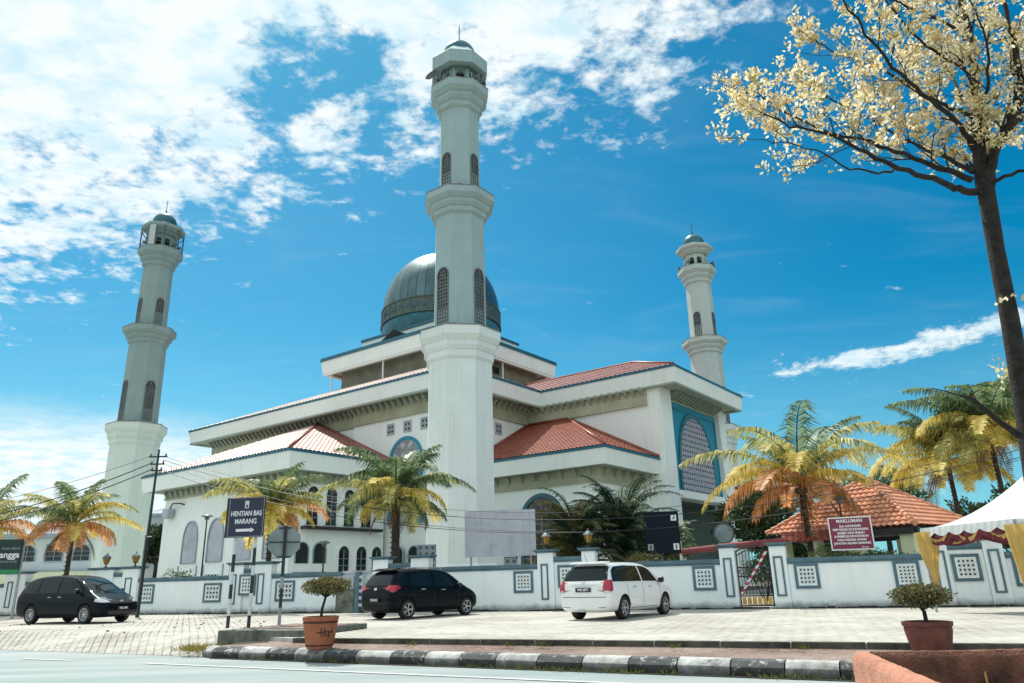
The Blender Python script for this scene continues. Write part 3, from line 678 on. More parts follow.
# dome platform: wall, deep fascia, blue gutter, roof up to the dome slab
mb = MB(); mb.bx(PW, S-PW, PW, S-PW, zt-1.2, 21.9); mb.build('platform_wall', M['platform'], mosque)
PC = 12.1; PF = S-PC
ol = [(PC, PF), (PC, PC), (PF, PC), (PF, PF)]
mb = MB(); mb.bx(PC+.3, PF-.3, PC+.3, PF-.3, 21.86, 21.96); mb.build('platform_soffit', M['soffit'], mosque)
fascia_path('platform_fascia', ol, 21.75, 23.0, .35, M['white'], lean=.12)
fascia_path('platform_gutter', [(PC-.06, PF+.06), (PC-.06, PC-.06), (PF+.06, PC-.06), (PF+.06, PF+.06)], 22.999, 23.36, .5, M['blue_edge'], lean=-.05)
fascia_path('platform_lip', [(PC+.2, PF-.2), (PC+.2, PC+.2), (PF-.2, PC+.2), (PF-.2, PF-.2)], 21.55, 21.748, .3, M['white'], lean=0)
SC = 15.0; SF = S-SC
mb = MB()
a_, b_ = (PC+.05, PF-.05), (SC, SF)
for (xa, ya), (xb, yb), (xc, yc), (xd, yd) in (((PC+.05, PC+.05), (PF-.05, PC+.05), (SF, SC), (SC, SC)), ((PC+.05, PC+.05), (PC+.05, PF-.05), (SC, SF), (SC, SC)), ((PF-.05, PC+.05), (PF-.05, PF-.05), (SF, SF), (SF, SC)), ((PC+.05, PF-.05), (PF-.05, PF-.05), (SF, SF), (SC, SF))):
    mb.poly([(xa, ya, 23.3), (xb, yb, 23.3), (xc, yc, 24.2), (xd, yd, 24.2)])
mb.build('platform_roof', M['blue_edge'], mosque)
mb = MB(); mb.bx(SC, SF, SC, SF, 24.1, 25.2); mb.build('dome_slab', M['white'], mosque)
fascia_path('slab_gutter', [(SC-.12, SF+.12), (SC-.12, SC-.12), (SF+.12, SC-.12), (SF+.12, SF+.12)], 25.201, 25.46, .5, M['blue_edge'], lean=-.03)
mb = MB(); mb.bx(SC+.2, SF-.2, SC+.2, SF-.2, 25.2, 25.4); mb.build('slab_top', M['white'], mosque)
# little ventilating gable on the platform roof and slatted openings in the platform wall
for v in (19.6,):
    mb = MB(); mb.prism([(PC+.6, v-2.4, 23.36), (PC+.6, v+2.4, 23.36), (PC+.6, v, 24.5)], (2.4, 0, 0)); mb.build('gable_vent', M['dark'], mosque)
for a in (14.9, 16.4, 17.9, 19.4, 21):
    mb = MB(); mb.bx(a-.5, a+.5, PW-.03, PW-.002, 20.6, 21.3); mb.build('vent_opening', M['dark'], mosque)
mb = MB()
for q in (13.1, 20.8, 28.4):
    mb.bx(PC+.5, PC+.62, q, q+.12, 16.0+SL*(PC-E0-2), 21.6)
    mb.bx(q, q+.12, PC+.5, PC+.62, 16.0+SL*(PC-E0-2), 21.6)
mb.build('support_post', M['white'], mosque)
# dome
def dome_mat():
    m, nt, b = newmat('dome_cladding'); N, L = nt.nodes, nt.links
    tc = N.new('ShaderNodeTexCoord'); sp = N.new('ShaderNodeSeparateXYZ'); L.new(tc.outputs['Object'], sp.inputs[0])
    at2 = N.new('ShaderNodeMath'); at2.operation = 'ARCTAN2'; L.new(sp.outputs[1], at2.inputs[0]); L.new(sp.outputs[0], at2.inputs[1])
    sc = N.new('ShaderNodeMath'); sc.operation = 'MULTIPLY'; sc.inputs[1].default_value = 40/(2*math.pi); L.new(at2.outputs[0], sc.inputs[0])
    fr = N.new('ShaderNodeMath'); fr.operation = 'FRACT'; L.new(sc.outputs[0], fr.inputs[0])
    pk = N.new('ShaderNodeMath'); pk.operation = 'LESS_THAN'; pk.inputs[1].default_value = .10; L.new(fr.outputs[0], pk.inputs[0])
    n = N.new('ShaderNodeTexNoise'); n.inputs['Scale'].default_value = .8; n.inputs['Detail'].default_value = 6; L.new(tc.outputs['Object'], n.inputs['Vector'])
    wn = N.new('ShaderNodeTexWhiteNoise'); wn.noise_dimensions = '1D'; fl = N.new('ShaderNodeMath'); fl.operation = 'FLOOR'; L.new(sc.outputs[0], fl.inputs[0]); L.new(fl.outputs[0], wn.inputs['W'])
    ad = N.new('ShaderNodeMath'); ad.operation = 'MULTIPLY_ADD'; ad.inputs[1].default_value = .35; L.new(wn.outputs['Value'], ad.inputs[0]); L.new(n.outputs['Fac'], ad.inputs[2])
    r = N.new('ShaderNodeValToRGB'); r.color_ramp.elements[0].position = .3; r.color_ramp.elements[1].position = 1.0
    r.color_ramp.elements[0].color = (.06, .115, .13, 1); r.color_ramp.elements[1].color = (.13, .21, .225, 1); L.new(ad.outputs[0], r.inputs['Fac'])
    mx = N.new('ShaderNodeMix'); mx.data_type = 'RGBA'; L.new(pk.outputs[0], mx.inputs['Factor']); L.new(r.outputs['Color'], mx.inputs['A']); mx.inputs['B'].default_value = (.04, .085, .10, 1)
    L.new(mx.outputs['Result'], b.inputs['Base Color']); b.inputs['Metallic'].default_value = .8; b.inputs['Roughness'].default_value = .38
    bp = N.new('ShaderNodeBump'); bp.inputs['Strength'].default_value = .6; bp.inputs['Distance'].default_value = .05; L.new(pk.outputs[0], bp.inputs['Height']); L.new(bp.outputs['Normal'], b.inputs['Normal'])
    return m
M['dome_metal'] = dome_mat()
M['dome_band'] = mat('dome_lower_band', (.05, .20, .26), .5, .2, 1.5, metal=.2)
M['dome_frieze'] = mat('dome_frieze', (.10, .14, .12), .6, .2, 2)
dc = S/2
dome = empty('dome', (dc, dc, 25.4), 0); dome.parent = mosque
RD = 6.25
mb = MB(); mb.lathe([(RD*.95, 0), (RD*.98, .5), (RD, 1.1), (RD*1.0, 1.42)], 64, cap=False); mb.build('dome_drum', M['dome_band'], dome, smooth='auto')
mb = MB(); mb.lathe([(RD*1.012, 1.4), (RD*1.012, 2.9)], 64, cap=False); mb.lathe([(RD*1.03, 1.30), (RD*1.03, 1.42), (RD*1.0, 1.42)], 64, cap=False); mb.lathe([(RD*1.0, 2.89), (RD*1.025, 2.89), (RD*1.025, 3.01), (RD*.98, 3.01)], 64, cap=False)
fz = mb.build('dome_frieze', M['dome_frieze'], dome, smooth='auto')
mb = MB()
for i in range(40):
    a = 2*math.pi*i/40; T_ = Matrix.Rotation(a, 4, 'Z') @ Matrix.Translation((RD*1.016, 0, 2.15))
    for k in range(4): mb.box((0, 0, 0), (.05, .62, .07), mtx=T_ @ Matrix.Rotation(R(45*k), 4, 'X'))
    mb.box((0, .49, 0), (.05, .06, 1.4), mtx=T_)
mb.build('frieze_ornament', M['slate'], fz)
pr = []
for i in range(17):
    t = i/16*math.pi/2; pr.append((max(.02, RD*math.cos(t)**.95), 2.95+6.85*math.sin(t)))
mb = MB(); mb.lathe(pr, 64, cap=False); mb.build('dome_shell', M['dome_metal'], dome, smooth='auto')
mb = MB(); mb.lathe([(1.25, 9.55), (1.25, 9.95), (.9, 10.1), (.35, 10.5), (.3, 10.8), (.55, 11.1), (.3, 11.5), (.12, 11.7), (.25, 12.0), (.05, 12.4), (.02, 13.4)], 24); mb.build('dome_finial', M['dark_glass'], dome, smooth='auto')

# ---- lower blocks: two-storey annexes with their own tiled half-pyramid roofs
def annex(name, u0, v0, u1, v1, z, wall_in, closed_path, wallm, facing):
    pass
LZ = 9.66                       # left annex eave top
LU, LV0, LV1 = -4.85, 10.45, 29.5
lo = [(W0-.3, LV1), (LU, LV1), (LU, LV0), (W0-.3, LV0)]
fascia_path('annex_fascia', lo, LZ-1.22, LZ-.12, .3, M['white'], closed=False, lean=.14)
fascia_path('annex_gutter', [(W0-.3, LV1+.05), (LU-.05, LV1+.05), (LU-.05, LV0-.05), (W0-.3, LV0-.05)], LZ-.122, LZ+.05, .4, M['blue_edge'], closed=False, lean=0)
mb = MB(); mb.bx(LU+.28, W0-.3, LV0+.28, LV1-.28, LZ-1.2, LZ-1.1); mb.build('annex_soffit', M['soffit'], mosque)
AU, AV0, AV1 = LU+1.45, LV0+1.35, LV1-1.45
mb = MB(); mb.bx(AU, AU+.3, AV0, AV1, 0, LZ-1.19); mb.bx(AU+.301, W0-.3, AV0, AV0+.3, 0, LZ-1.19); mb.bx(AU+.301, W0-.3, AV1-.3, AV1, 0, LZ-1.19)
mb.build('annex_wall', M['white'], mosque)
frieze('u', AU, AV0, AV1, LZ-1.75, LZ-1.19, cell=.75, name='annex_frieze', bracket=.3); frieze('v', AV0, AU-.1, W0-.35, LZ-1.75, LZ-1.19, cell=.75, name='annex_frieze', bracket=.3)
pk = (W0-.28, 20.3, 14.1)
tiled([(LU, LV0, LZ+.05), pk, (W0-.28, LV0, LZ+.05)], (0, pk[1]-LV0, pk[2]-LZ-.05), 'annex_roof', M['tile_pink'], mosque, .36, .42, .05)
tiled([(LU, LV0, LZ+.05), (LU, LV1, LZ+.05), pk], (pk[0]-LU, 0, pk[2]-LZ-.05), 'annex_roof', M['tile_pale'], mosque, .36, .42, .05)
tiled([(LU, LV1, LZ+.05), (W0-.28, LV1, LZ+.05), pk], (0, pk[1]-LV1, pk[2]-LZ-.05), 'annex_roof', M['tile_pink'], mosque, .36, .42, .05)
ridge([(LU, LV0, LZ+.12), (pk[0], pk[1], pk[2]+.08)]); ridge([(W0-.35, LV0+.2, LZ+.15), (pk[0]-.06, pk[1], pk[2]+.1)], .13)
# right annex
RZz = 9.2; RU, RV = 6.65, -6.4
ro = [(RU, W0-.02), (RU, RV), (14.38, RV)]
fascia_path('annex_fascia', ro, RZz-1.12, RZz-.12, .3, M['white'], closed=False, lean=.14)
fascia_path('annex_gutter', [(RU-.05, W0-.02), (RU-.05, RV-.05), (14.38, RV-.05)], RZz-.122, RZz+.05, .4, M['blue_edge'], closed=False, lean=0)
mb = MB(); mb.bx(RU+.28, 14.38, RV+.28, W0-.02, RZz-1.1, RZz-1.0); mb.build('annex_soffit', M['soffit'], mosque)
BU, BV = RU+1.35, RV+1.35
mb = MB(); mb.bx(BU, BU+.3, BV, W0-.02, 0, RZz-1.09); mb.bx(BU+.301, 14.38, BV, BV+.3, 0, RZz-1.09); mb.build('annex_wall', M['white'], mosque)
frieze('u', BU, BV, W0-.1, RZz-1.95, RZz-1.09, cell=1.1, name='annex_frieze', bracket=.35); frieze('v', BV, BU-.1, 14.3, RZz-1.95, RZz-1.09, cell=1.1, name='annex_frieze', bracket=.35)
pr_ = (14.38, 1.2, 13.15)
tiled([(RU, RV, RZz+.05), (RU, W0-.02, RZz+.05), (14.38, W0-.02, 13.15), pr_], (14.38-RU, 0, 13.15-RZz), 'annex_roof', M['tile_red'], mosque, .30, .36, .045)
tiled([(RU, RV, RZz+.05), (14.38, RV, RZz+.05), pr_], (0, 1, .52), 'annex_roof', M['tile_red'], mosque, .30, .36, .045)
ridge([(RU, RV, RZz+.12), (pr_[0], pr_[1], pr_[2]+.08)], .1); ridge([(14.3, RV, RZz+.15), (14.3, 1.2, 13.25), (14.3, W0, 13.25)], .13); ridge([(RU+.1, W0-.1, RZz+.15), (14.3, W0-.1, 13.25)], .13)
# annex windows: left annex front
fm = face_map('u', AU)
for v in (13.6, 17.0, 20.4, 23.8):
    window(mosque, fm, v, 2.9, 1.9, 3.0, 'blind_arch', pointed=True, fw=.08, framem=M['housegrey'], mull=False, glass=M['board_grey'])
    for k in (-1, 1):
        mb = MB(); mb.prism([fm(v+k*1.25-.05, .5, .002), fm(v+k*1.25+.05, .5, .002), fm(v+k*1.25+.05, 2.75, .002), fm(v+k*1.25-.05, 2.75, .002)], fm(0, 0, .06)-fm(0, 0, 0)); mb.build('pilaster_line', M['housegrey'], mosque)
    window(mosque, fm, v, 1.55, 1.7, .5, 'low_window', arch=False, fw=.08, framem=M['white'], mull=False)
    mb = MB()
    for k in range(4): mb.prism([fm(v-.68+k*.42, 1.55, .02), fm(v-.60+k*.42, 1.55, .02), fm(v-.60+k*.42, 2.05, .02), fm(v-.68+k*.42, 2.05, .02)], fm(0, 0, .04)-fm(0, 0, 0))
    mb.build('window_bar', M['white'], mosque)
mb = MB(); mb.box((AU-.35, AV1-1.2, 6.7), (.5, .9, .7)); ac = mb.build('air_conditioner', M['board_grey'], mosque, bevel=.03)
mb = MB(); mb.tube([(AU-.4, AV1-1.5, 7.1), (AU-.5, AV1-2, 7.4), (AU-.3, AV1-2.6, 7.4), (AU-.02, AV1-2.9, 7.3)], .05, 8); mb.build('pipe', M['black'], ac)
# left annex side (two storeys of arched windows with a dark balcony ledge)
fm = face_map('v', AV0)
for a in (-1.75, -.15, 1.45, 3.05): window(mosque, fm, a, 5.05, .95, 2.55, 'upper_window', pointed=False, fw=.09, framem=M['white'])
mb = MB(); mb.bx(-2.6, 4.3, AV0-.55, AV0-.002, 4.72, 4.92); mb.build('balcony_ledge', M['black'], mosque)
for a in (-2.4, -.95): window(mosque, fm, a, 2.55, 1.0, 1.3, 'arched_niche', pointed=False, fw=.07, framem=M['housegrey'], mull=False, glass=M['dark'])
mb = MB(); mb.bx(-3.1, -.25, AV0-.12, AV0-.002, 2.0, 2.5); mb.build('sill_panel', M['white'], mosque)
window(mosque, fm, -1.7, 1.2, 2.4, .72, 'low_window', arch=False, fw=.08, framem=M['housegrey'])
for a in (1.15, 2.75, 4.2): window(mosque, fm, a, .6, .95, 3.1, 'tall_window', pointed=False, fw=.09, framem=M['white'])
# ground-level lattice screens flanking the near minaret
for v, ax in ((3.6, 'u'), (5.2, 'u')):
    fm = face_map('u', 3.4)
# openings in the main wall between annex and minaret
fm = face_map('u', W0-.28)
for v in (7.0, 8.6, 10.2): window(mosque, fm, v, 2.4, 1.0, 1.2, 'arched_niche', pointed=False, fw=.07, framem=M['housegrey'], mull=False, glass=M['dark'])
# right annex front: big arch with teal head and lattice at its foot
fm = face_map('u', BU)
window(mosque, fm, -.4, 1.6, 3.1, 4.9, 'arched_window', pointed=False, fw=.28, framem=M['teal'], mull=True)
window(mosque, face_map('v', BV), 11.2, 1.2, 1.6, 4.2, 'arched_window', pointed=False, fw=.12, framem=M['teal'], mull=True)
# ---- portal
fmP = face_map('v', PV)
for a0_, a1_ in ((14.4, 16.4), (25.6, 26.9)): mb = MB(); mb.bx(a0_, a1_, PV, PV+.9, 0, H0+.018); mb.build('portal_pillar', M['white'], mosque, bevel=.03)
portal = MB(); portal.bx(16.402, 25.598, PV+.4, PV+.7, 7.1, 13.95); portal = portal.build('portal_panel', M['panel_blue'], mosque)
fmL = face_map('v', PV+.4)
ol = arch_pts(6.9, 6.35, 14, True, 21, 7.1); il = arch_pts(6.3, 5.95, 14, True, 21, 7.1)
mb = MB(); ring_frame(mb, fmL, ol, il, 0, .12); mb.build('arch_moulding', M['dome_band'], portal)
def lattice_mat():
    m, nt, b = newmat('portal_lattice'); N, L = nt.nodes, nt.links
    b.inputs['Base Color'].default_value = (.44, .46, .53, 1); b.inputs['Roughness'].default_value = .7
    return m
mb = MB(); mb.poly([fmL(x, z, .02) for x, z in il]); mb.build('screen_backing', M['board_dark'], portal)
mb = MB(); ins = lambda a, z: (abs(a-21) < 3.1) and (z < 9.0 or abs(a-21) < 3.15*math.sqrt(max(0, 1-((z-7.1-5.95+.80*6.3)/(.80*6.3))**2*1.0))**1.0 and z < 13.0)
def in_arch(a, z):
    t = abs(a-21)/3.15
    if t >= 1 or z > 13.02: return False
    hs = 7.1+5.95-.8*6.3
    if z < hs: return True
    tt = math.sqrt(max(0, 1-t)); return z < hs+(.8*6.3)*math.sin(tt*math.pi/2)**.9
lattice_bars(mb, fmL, 17.85, 24.15, 7.1, 13.05, .42, .03, .075, in_arch, .05); mb.build('lattice', lattice_mat(), portal)
mb = MB(); mb.prism([fmL(x, z, .002) for x, z in ((16.7, 13.35), (25.3, 13.35), (25.3, 13.43), (16.7, 13.43))], fmL(0, 0, .05)-fmL(0, 0, 0)); 
mb.prism([fmL(x, z, .002) for x, z in ((16.7, 7.2), (16.78, 7.2), (16.78, 13.35), (16.7, 13.35))], fmL(0, 0, .05)-fmL(0, 0, 0)); mb.prism([fmL(x, z, .002) for x, z in ((25.22, 7.2), (25.3, 7.2), (25.3, 13.35), (25.22, 13.35))], fmL(0, 0, .05)-fmL(0, 0, 0)); mb.build('panel_moulding', M['dome_band'], portal)
mb = MB(); mb.bx(16.402, 25.598, PV-.15, PV+1.0, 6.55, 7.09); mb.build('portal_beam', M['white'], mosque, bevel=.02)
for a0_, a1_ in ((16.402, 16.95), (24.6, 25.598)): mb = MB(); mb.bx(a0_, a1_, PV+.2, PV+.8, 0, 6.548); mb.build('portal_jamb', M['white'], mosque)
mb = MB(); mb.bx(14.81, 26.49, 1.0, 1.2, 0, 14); mb.bx(14.81, 26.49, PV+1.2, 1.0, 6.9, 7.0); mb.build('porch_back_wall', M['interior'], mosque)
mb = MB(); mb.bx(15.2, 15.5, PV+1.2, .9, 0, 6.9); mb.bx(26.0, 26.3, PV+1.2, .9, 0, 6.9); mb.bx(20.2, 22.4, .8, .99, 0, 5); mb.bx(18, 18.4, -.5, -.1, 0, 6.9); mb.bx(23.6, 24, -.5, -.1, 0, 6.9); mb.build('porch_column', M['interior'], mosque)
mb = MB(); mb.bx(2, 40, -9, 4, -.02, .25); mb.build('plinth', M['concrete'], mosque)

# ------------------------------------------------------------------ minarets
def octa(mb, prof, cap=True): mb.lathe(prof, 8, rot0=R(22.5), apothem=True, cap=cap)
def gallery(parent, zb, r0, r1, z1, m, gname='gallery'):
    """three stepped flaring cornices with a dirty rim"""
    mb = MB(); h = z1-zb
    D_ = r1-r0; octa(mb, [(r0+.02, zb), (r0+.24*D_, zb+.07*h), (r0+.24*D_, zb+.27*h), (r0+.34*D_, zb+.28*h), (r0+.56*D_, zb+.40*h), (r0+.56*D_, zb+.55*h), (r0+.66*D_, zb+.56*h), (r1, zb+.71*h), (r1, zb+.975*h), (r1-.25, zb+.975*h)])
    o = mb.build(gname, m, parent)
    mb = MB(); octa(mb, [(r1-.3, zb+h*.976), (r1+.03, zb+h*.976), (r1+.03, z1), (r1-.3, z1)]); mb.build('gallery_rim', M['rim'], o)
    return o
def side_lattice(parent, r, z0, w, h):
    for k in range(4):
        Tm = Matrix.Rotation(R(90*k), 4, 'Z')
        fm = lambda a, z, d=0, Tm=Tm: Tm @ Vector((r+d, a, z))
        mb = MB(); out = arch_pts(w+.12, h+.08, 8, True, 0, z0); inn = arch_pts(w, h, 8, True, 0, z0)
        ring_frame(mb, fm, out, inn, -.02, .05); f = mb.build('lattice_window', M['lattice_grey'], parent)
        mb = MB(); mb.poly([fm(x, z, .006) for x, z in inn]); mb.build('backing', M['dark'], f)
        mb = MB(); ins = lambda a, z: abs(a) < w*.47*(1 if z < z0+h*.8 else max(0, (z0+h-z)/(h*.2))**.6)
        lattice_bars(mb, fm, -w/2, w/2, z0, z0+h, .24, .012, .034, ins, .025); mb.build('lattice', M['lattice_grey'], f)
M['mdome'] = mat('minaret_dome', (.03, .16, .20), .4, .2, 2, metal=.2)
def minaret(x, y, label, style=0):
    t = empty('minaret', M0 + Matrix.Rotation(YAW, 3, 'Z') @ Vector((x, y, 0)), YAW); tag(t, label, 'minaret', 'minarets at the corners of the mosque')
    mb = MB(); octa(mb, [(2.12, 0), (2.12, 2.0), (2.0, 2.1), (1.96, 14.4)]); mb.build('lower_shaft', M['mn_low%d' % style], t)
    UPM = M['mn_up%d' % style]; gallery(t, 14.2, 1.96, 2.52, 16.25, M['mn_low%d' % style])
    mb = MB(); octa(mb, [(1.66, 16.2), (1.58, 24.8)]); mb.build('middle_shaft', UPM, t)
    side_lattice(t, 1.64, 16.6, .85, 3.9)
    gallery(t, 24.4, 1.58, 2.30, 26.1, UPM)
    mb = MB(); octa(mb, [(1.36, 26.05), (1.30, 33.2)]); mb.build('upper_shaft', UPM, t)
    side_lattice(t, 1.34, 26.5, .70, 2.7)
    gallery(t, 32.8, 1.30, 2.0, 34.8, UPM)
    # kiosk: pierced octagonal drum
    mb = MB()
    octa(mb, [(1.12, 36.05), (1.12, 36.7)]); octa(mb, [(1.14, 34.78), (1.14, 35.0)])
    for k in range(8):
        a = R(22.5+45*k); rr = 1.09/math.cos(R(22.5)); mb.box((rr*math.cos(a), rr*math.sin(a), 35.5), (.26, .26, 1.3), rz=a)
        a2 = R(45*k); Tm = Matrix.Rotation(a2, 4, 'Z')
        w_ = 2*1.12*math.tan(R(22.5)); pts = arch_pts(w_*.62, 1.05, 7, False, 0, 35.0)
        up = pts[1:]+pts[:1]
        # spandrel above each arch
        top = [(x_, 36.06) for x_, _ in pts[2:]]
        arc = pts[2:]
        for (xa, za), (xb, zb_) in zip(arc, arc[1:]):
            mb.poly([Tm @ Vector((1.12, xa, za)), Tm @ Vector((1.12, xb, zb_)), Tm @ Vector((1.12, xb, 36.06)), Tm @ Vector((1.12, xa, 36.06))])
            mb.poly([Tm @ Vector((1.12, xa, za)), Tm @ Vector((1.12, xb, zb_)), Tm @ Vector((.95, xb, zb_)), Tm @ Vector((.95, xa, za))])
        for sgn in (-1, 1):
            mb.prism([Tm @ Vector((1.12, sgn*w_*.31, 35)), Tm @ Vector((1.12, sgn*w_*.5, 35)), Tm @ Vector((1.12, sgn*w_*.5, 36.06)), Tm @ Vector((1.12, sgn*w_*.31, 36.06))], Tm @ Vector((-.15, 0, 0)))
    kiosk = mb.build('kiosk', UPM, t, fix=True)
    mb = MB(); octa(mb, [(.62, 34.8), (.62, 36.4)]); mb.build('kiosk_core', M['dark'], kiosk)
    if style == 0: rp = [(1.12, 36.5), (1.35, 36.35), (1.35, 36.25), (1.62, 36.28), (1.62, 36.15), (1.95, 36.15), (1.98, 37.15), (1.30, 37.95), (1.12, 38.0)]
    else: rp = [(1.12, 36.5), (1.3, 36.45), (1.62, 36.75), (1.62, 36.85), (1.95, 37.1), (1.97, 37.4), (1.30, 37.75), (1.2, 37.8)]
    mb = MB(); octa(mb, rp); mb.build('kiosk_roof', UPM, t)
    pr = [(1.16, 37.7), (1.2, 38.05)]+[(max(.03, 1.2*math.cos(i/8*math.pi/2)), 38.1+1.15*math.sin(i/8*math.pi/2)) for i in range(9)]
    mb = MB(); mb.lathe(pr, 24); d = mb.build('small_dome', M['mdome'], t, smooth='auto')
    mb = MB(); mb.lathe([(.10, 39.2), (.06, 39.45), (.10, 39.55), (.035, 39.7), (.03, 40.8), (.01, 41.0)], 8); mb.build('finial', M['black'], t)
    # loudspeaker horns and clutter on the gallery
    for k, a in enumerate((168, 262, 285, 330, 20, 110)):
        a = R(a+YAW*0+10*style); rr = 1.75; Tm = Matrix.Translation((rr*math.cos(a), rr*math.sin(a), 35.15)) @ Matrix.Rotation(a, 4, 'Z') @ Matrix.Rotation(R(90), 4, 'Y')
        mb = MB(); mb.lathe([(.05, -.2), (.06, 0), (.14, .22), (.21, .30)], 14, mtx=Tm); mb.tube([(rr*math.cos(a), rr*math.sin(a), 34.8), (rr*math.cos(a), rr*math.sin(a), 35.1)], .04, 6)
        mb.build('loudspeaker', M['dish'], t, smooth='auto')
    mb = MB()
    for k in range(8):
        a = R(22.5+45*k); mb.tube([(1.95*math.cos(a), 1.95*math.sin(a), 34.8), (1.95*math.cos(a), 1.95*math.sin(a), 35.35)], .03, 6)
        a2 = R(22.5+45*(k+1)); mb.tube([(1.95*math.cos(a), 1.95*math.sin(a), 35.33), (1.95*math.cos(a2), 1.95*math.sin(a2), 35.33)], .02, 5)
    mb.build('railing', M['grey_metal'], t)
    if style == 2:   # scaffold posts and hanging sheets round the top gallery
        mb = MB()
        for k in range(8):
            a = R(22.5+45*k); mb.tube([(2.02*math.cos(a), 2.02*math.sin(a), 34.6), (2.02*math.cos(a), 2.02*math.sin(a), 37.1)], .07, 6)
            a2 = R(22.5+45*(k+1)); mb.tube([(2.02*math.cos(a), 2.02*math.sin(a), 36.6), (2.02*math.cos(a2), 2.02*math.sin(a2), 36.6)], .05, 6)
        mb.build('gallery_posts', M['dish'], t)
        mb = MB(); a, a2 = R(22.5+45*4), R(22.5+45*4.45)
        mb.poly([(2.05*math.cos(a), 2.05*math.sin(a), 34.8), (2.05*math.cos(a2), 2.05*math.sin(a2), 34.8), (2.05*math.cos(a2), 2.05*math.sin(a2), 37.05), (2.05*math.cos(a), 2.05*math.sin(a), 37.05)]); mb.build('hanging_sheet', M['tent'], t)
    # debris and pigeons' ledge clutter on lower rims
    mb = MB(); rg = random.Random(int(x*3+y))
    for z, rr in ((16.25, 2.35), (26.1, 2.1)):
        for k in range(9):
            a = rg.uniform(0, 6.28); mb.box((rr*math.cos(a)*.98, rr*math.sin(a)*.98, z+.08), (rg.uniform(.1, .5), .12, rg.uniform(.06, .2)), rz=a+1.57)
    mb.build('ledge_debris', M['rim'], t)
    return t
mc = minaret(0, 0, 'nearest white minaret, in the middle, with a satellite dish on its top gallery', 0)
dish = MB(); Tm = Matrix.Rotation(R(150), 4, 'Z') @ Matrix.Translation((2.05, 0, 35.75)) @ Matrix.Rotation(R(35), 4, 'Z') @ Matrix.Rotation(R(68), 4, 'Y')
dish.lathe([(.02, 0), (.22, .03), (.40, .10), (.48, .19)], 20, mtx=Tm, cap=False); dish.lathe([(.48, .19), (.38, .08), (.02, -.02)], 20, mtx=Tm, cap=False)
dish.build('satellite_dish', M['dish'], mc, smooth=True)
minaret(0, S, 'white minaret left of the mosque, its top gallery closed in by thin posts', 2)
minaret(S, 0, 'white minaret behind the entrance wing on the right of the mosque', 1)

# ------------------------------------------------------------------ boundary wall
WROT = R(-21.7); W_O = Vector((0, 30.35, 0)); WM = Matrix.Translation(W_O) @ Matrix.Rotation(WROT, 4, 'Z')
def wp(s, y, z): return WM @ Vector((s, y, z))
wallo = empty('boundary_wall', W_O, WROT); tag(wallo, 'white painted boundary wall with slate blue coping, pillars and square lattice panels', 'boundary wall')
fmW = face_map('v', 0.0)
def wsec(s0, s1, h, cop='slate', lip=True):
    mb = MB(); mb.bx(s0, s1, 0, .18, -.05, h); w = mb.build('wall_section', M['wall_white'], wallo)
    mb = MB(); mb.bx(s0, s1, -.07, .25, h+.001, h+.13); mb.bx(s0, s1, -.035, -.002, h-.07, h-.001); mb.build('coping', M[cop], w)
    return w
def wframe(parent, s0, s1, z0, z1, t=.07, m='slate', y=0.0, name='frame', d=.035):
    fm = face_map('v', y); mb = MB(); ring_frame(mb, fm, [(s0, z0), (s1, z0), (s1, z1), (s0, z1)], [(s0+t, z0+t), (s1-t, z0+t), (s1-t, z1-t), (s0+t, z1-t)], 0, d)
    return mb.build(name, M[m], parent)
M['see_through'] = mat('panel_gap', (.06, .09, .06), .9, .6, 5)
def wpanel(s0, s1, z0, z1, y=0.0):
    f = wframe(wallo, s0, s1, z0, z1, .10, 'slate', y, 'lattice_panel', .045)
    fm = face_map('v', y); a0, a1, b0, b1 = s0+.1, s1-.1, z0+.1, z1-.1
    mb = MB(); mb.poly([fm(a0, b0, .006), fm(a1, b0, .006), fm(a1, b1, .006), fm(a0, b1, .006)]); mb.build('opening', M['see_through'], f)
    mb = MB(); ring_frame(mb, fm, [(a0, b0), (a1, b0), (a1, b1), (a0, b1)], [(a0+.05, b0+.05), (a1-.05, b0+.05), (a1-.05, b1-.05), (a0+.05, b1-.05)], 0, .03)
    lattice_bars(mb, fm, a0+.05, a1-.05, b0+.05, b1-.05, (a1-a0-.1)/4, .008, .024, None, .02); mb.build('lattice', M['wall_white'], f)
def wpillar(s0, s1, h=2.16, strip=None, capw=.12):
    mb = MB(); mb.bx(s0, s1, -.09, .32, -.05, h); p = mb.build('pillar', M['wall_white'], wallo, bevel=.012)
    mb = MB(); mb.bx(s0-capw*.5, s1+capw*.5, -.15, .38, h+.001, h+.05); mb.bx(s0-capw, s1+capw, -.21, .44, h+.051, h+.12); mb.build('pillar_cap', M['slate'], p)
    c = (s0+s1)/2
    if strip is None: strip = (c-.17, c+.17)
    if strip: wframe(p, strip[0], strip[1], .40, 1.72, .06, 'slate', -.09, 'pillar_frame')
H = 1.55
wpillar(-29.7, -28.1, 2.1, (-29.4, -29.0)); wsec(-45, -29.71, 1.5); wframe(wallo, -30.6, -30.2, .3, 1.4)
wsec(-28.09, -23.41, H); wpillar(-23.4, -21.8, 2.14, (-22.9, -22.4)); wsec(-21.79, -21.16, 1.85); wpillar(-21.15, -20.1, 2.14, (-20.9, -20.45))
wsec(-20.09, -14.41, H); wpanel(-20.0, -19.0, .50, 1.38); wpanel(-15.9, -14.85, .50, 1.36)
wpillar(-14.4, -13.6, 2.12, (-14.3, -13.95)); wsec(-13.59, -12.96, 1.82); wpanel(-13.85+.1, -12.7-.1, .78, 1.70, -.095); wpillar(-12.95, -12.0, 2.12, (-12.72, -12.36))
wsec(-11.99, -8.2, H); wpanel(-11.75, -10.7, .50, 1.38)
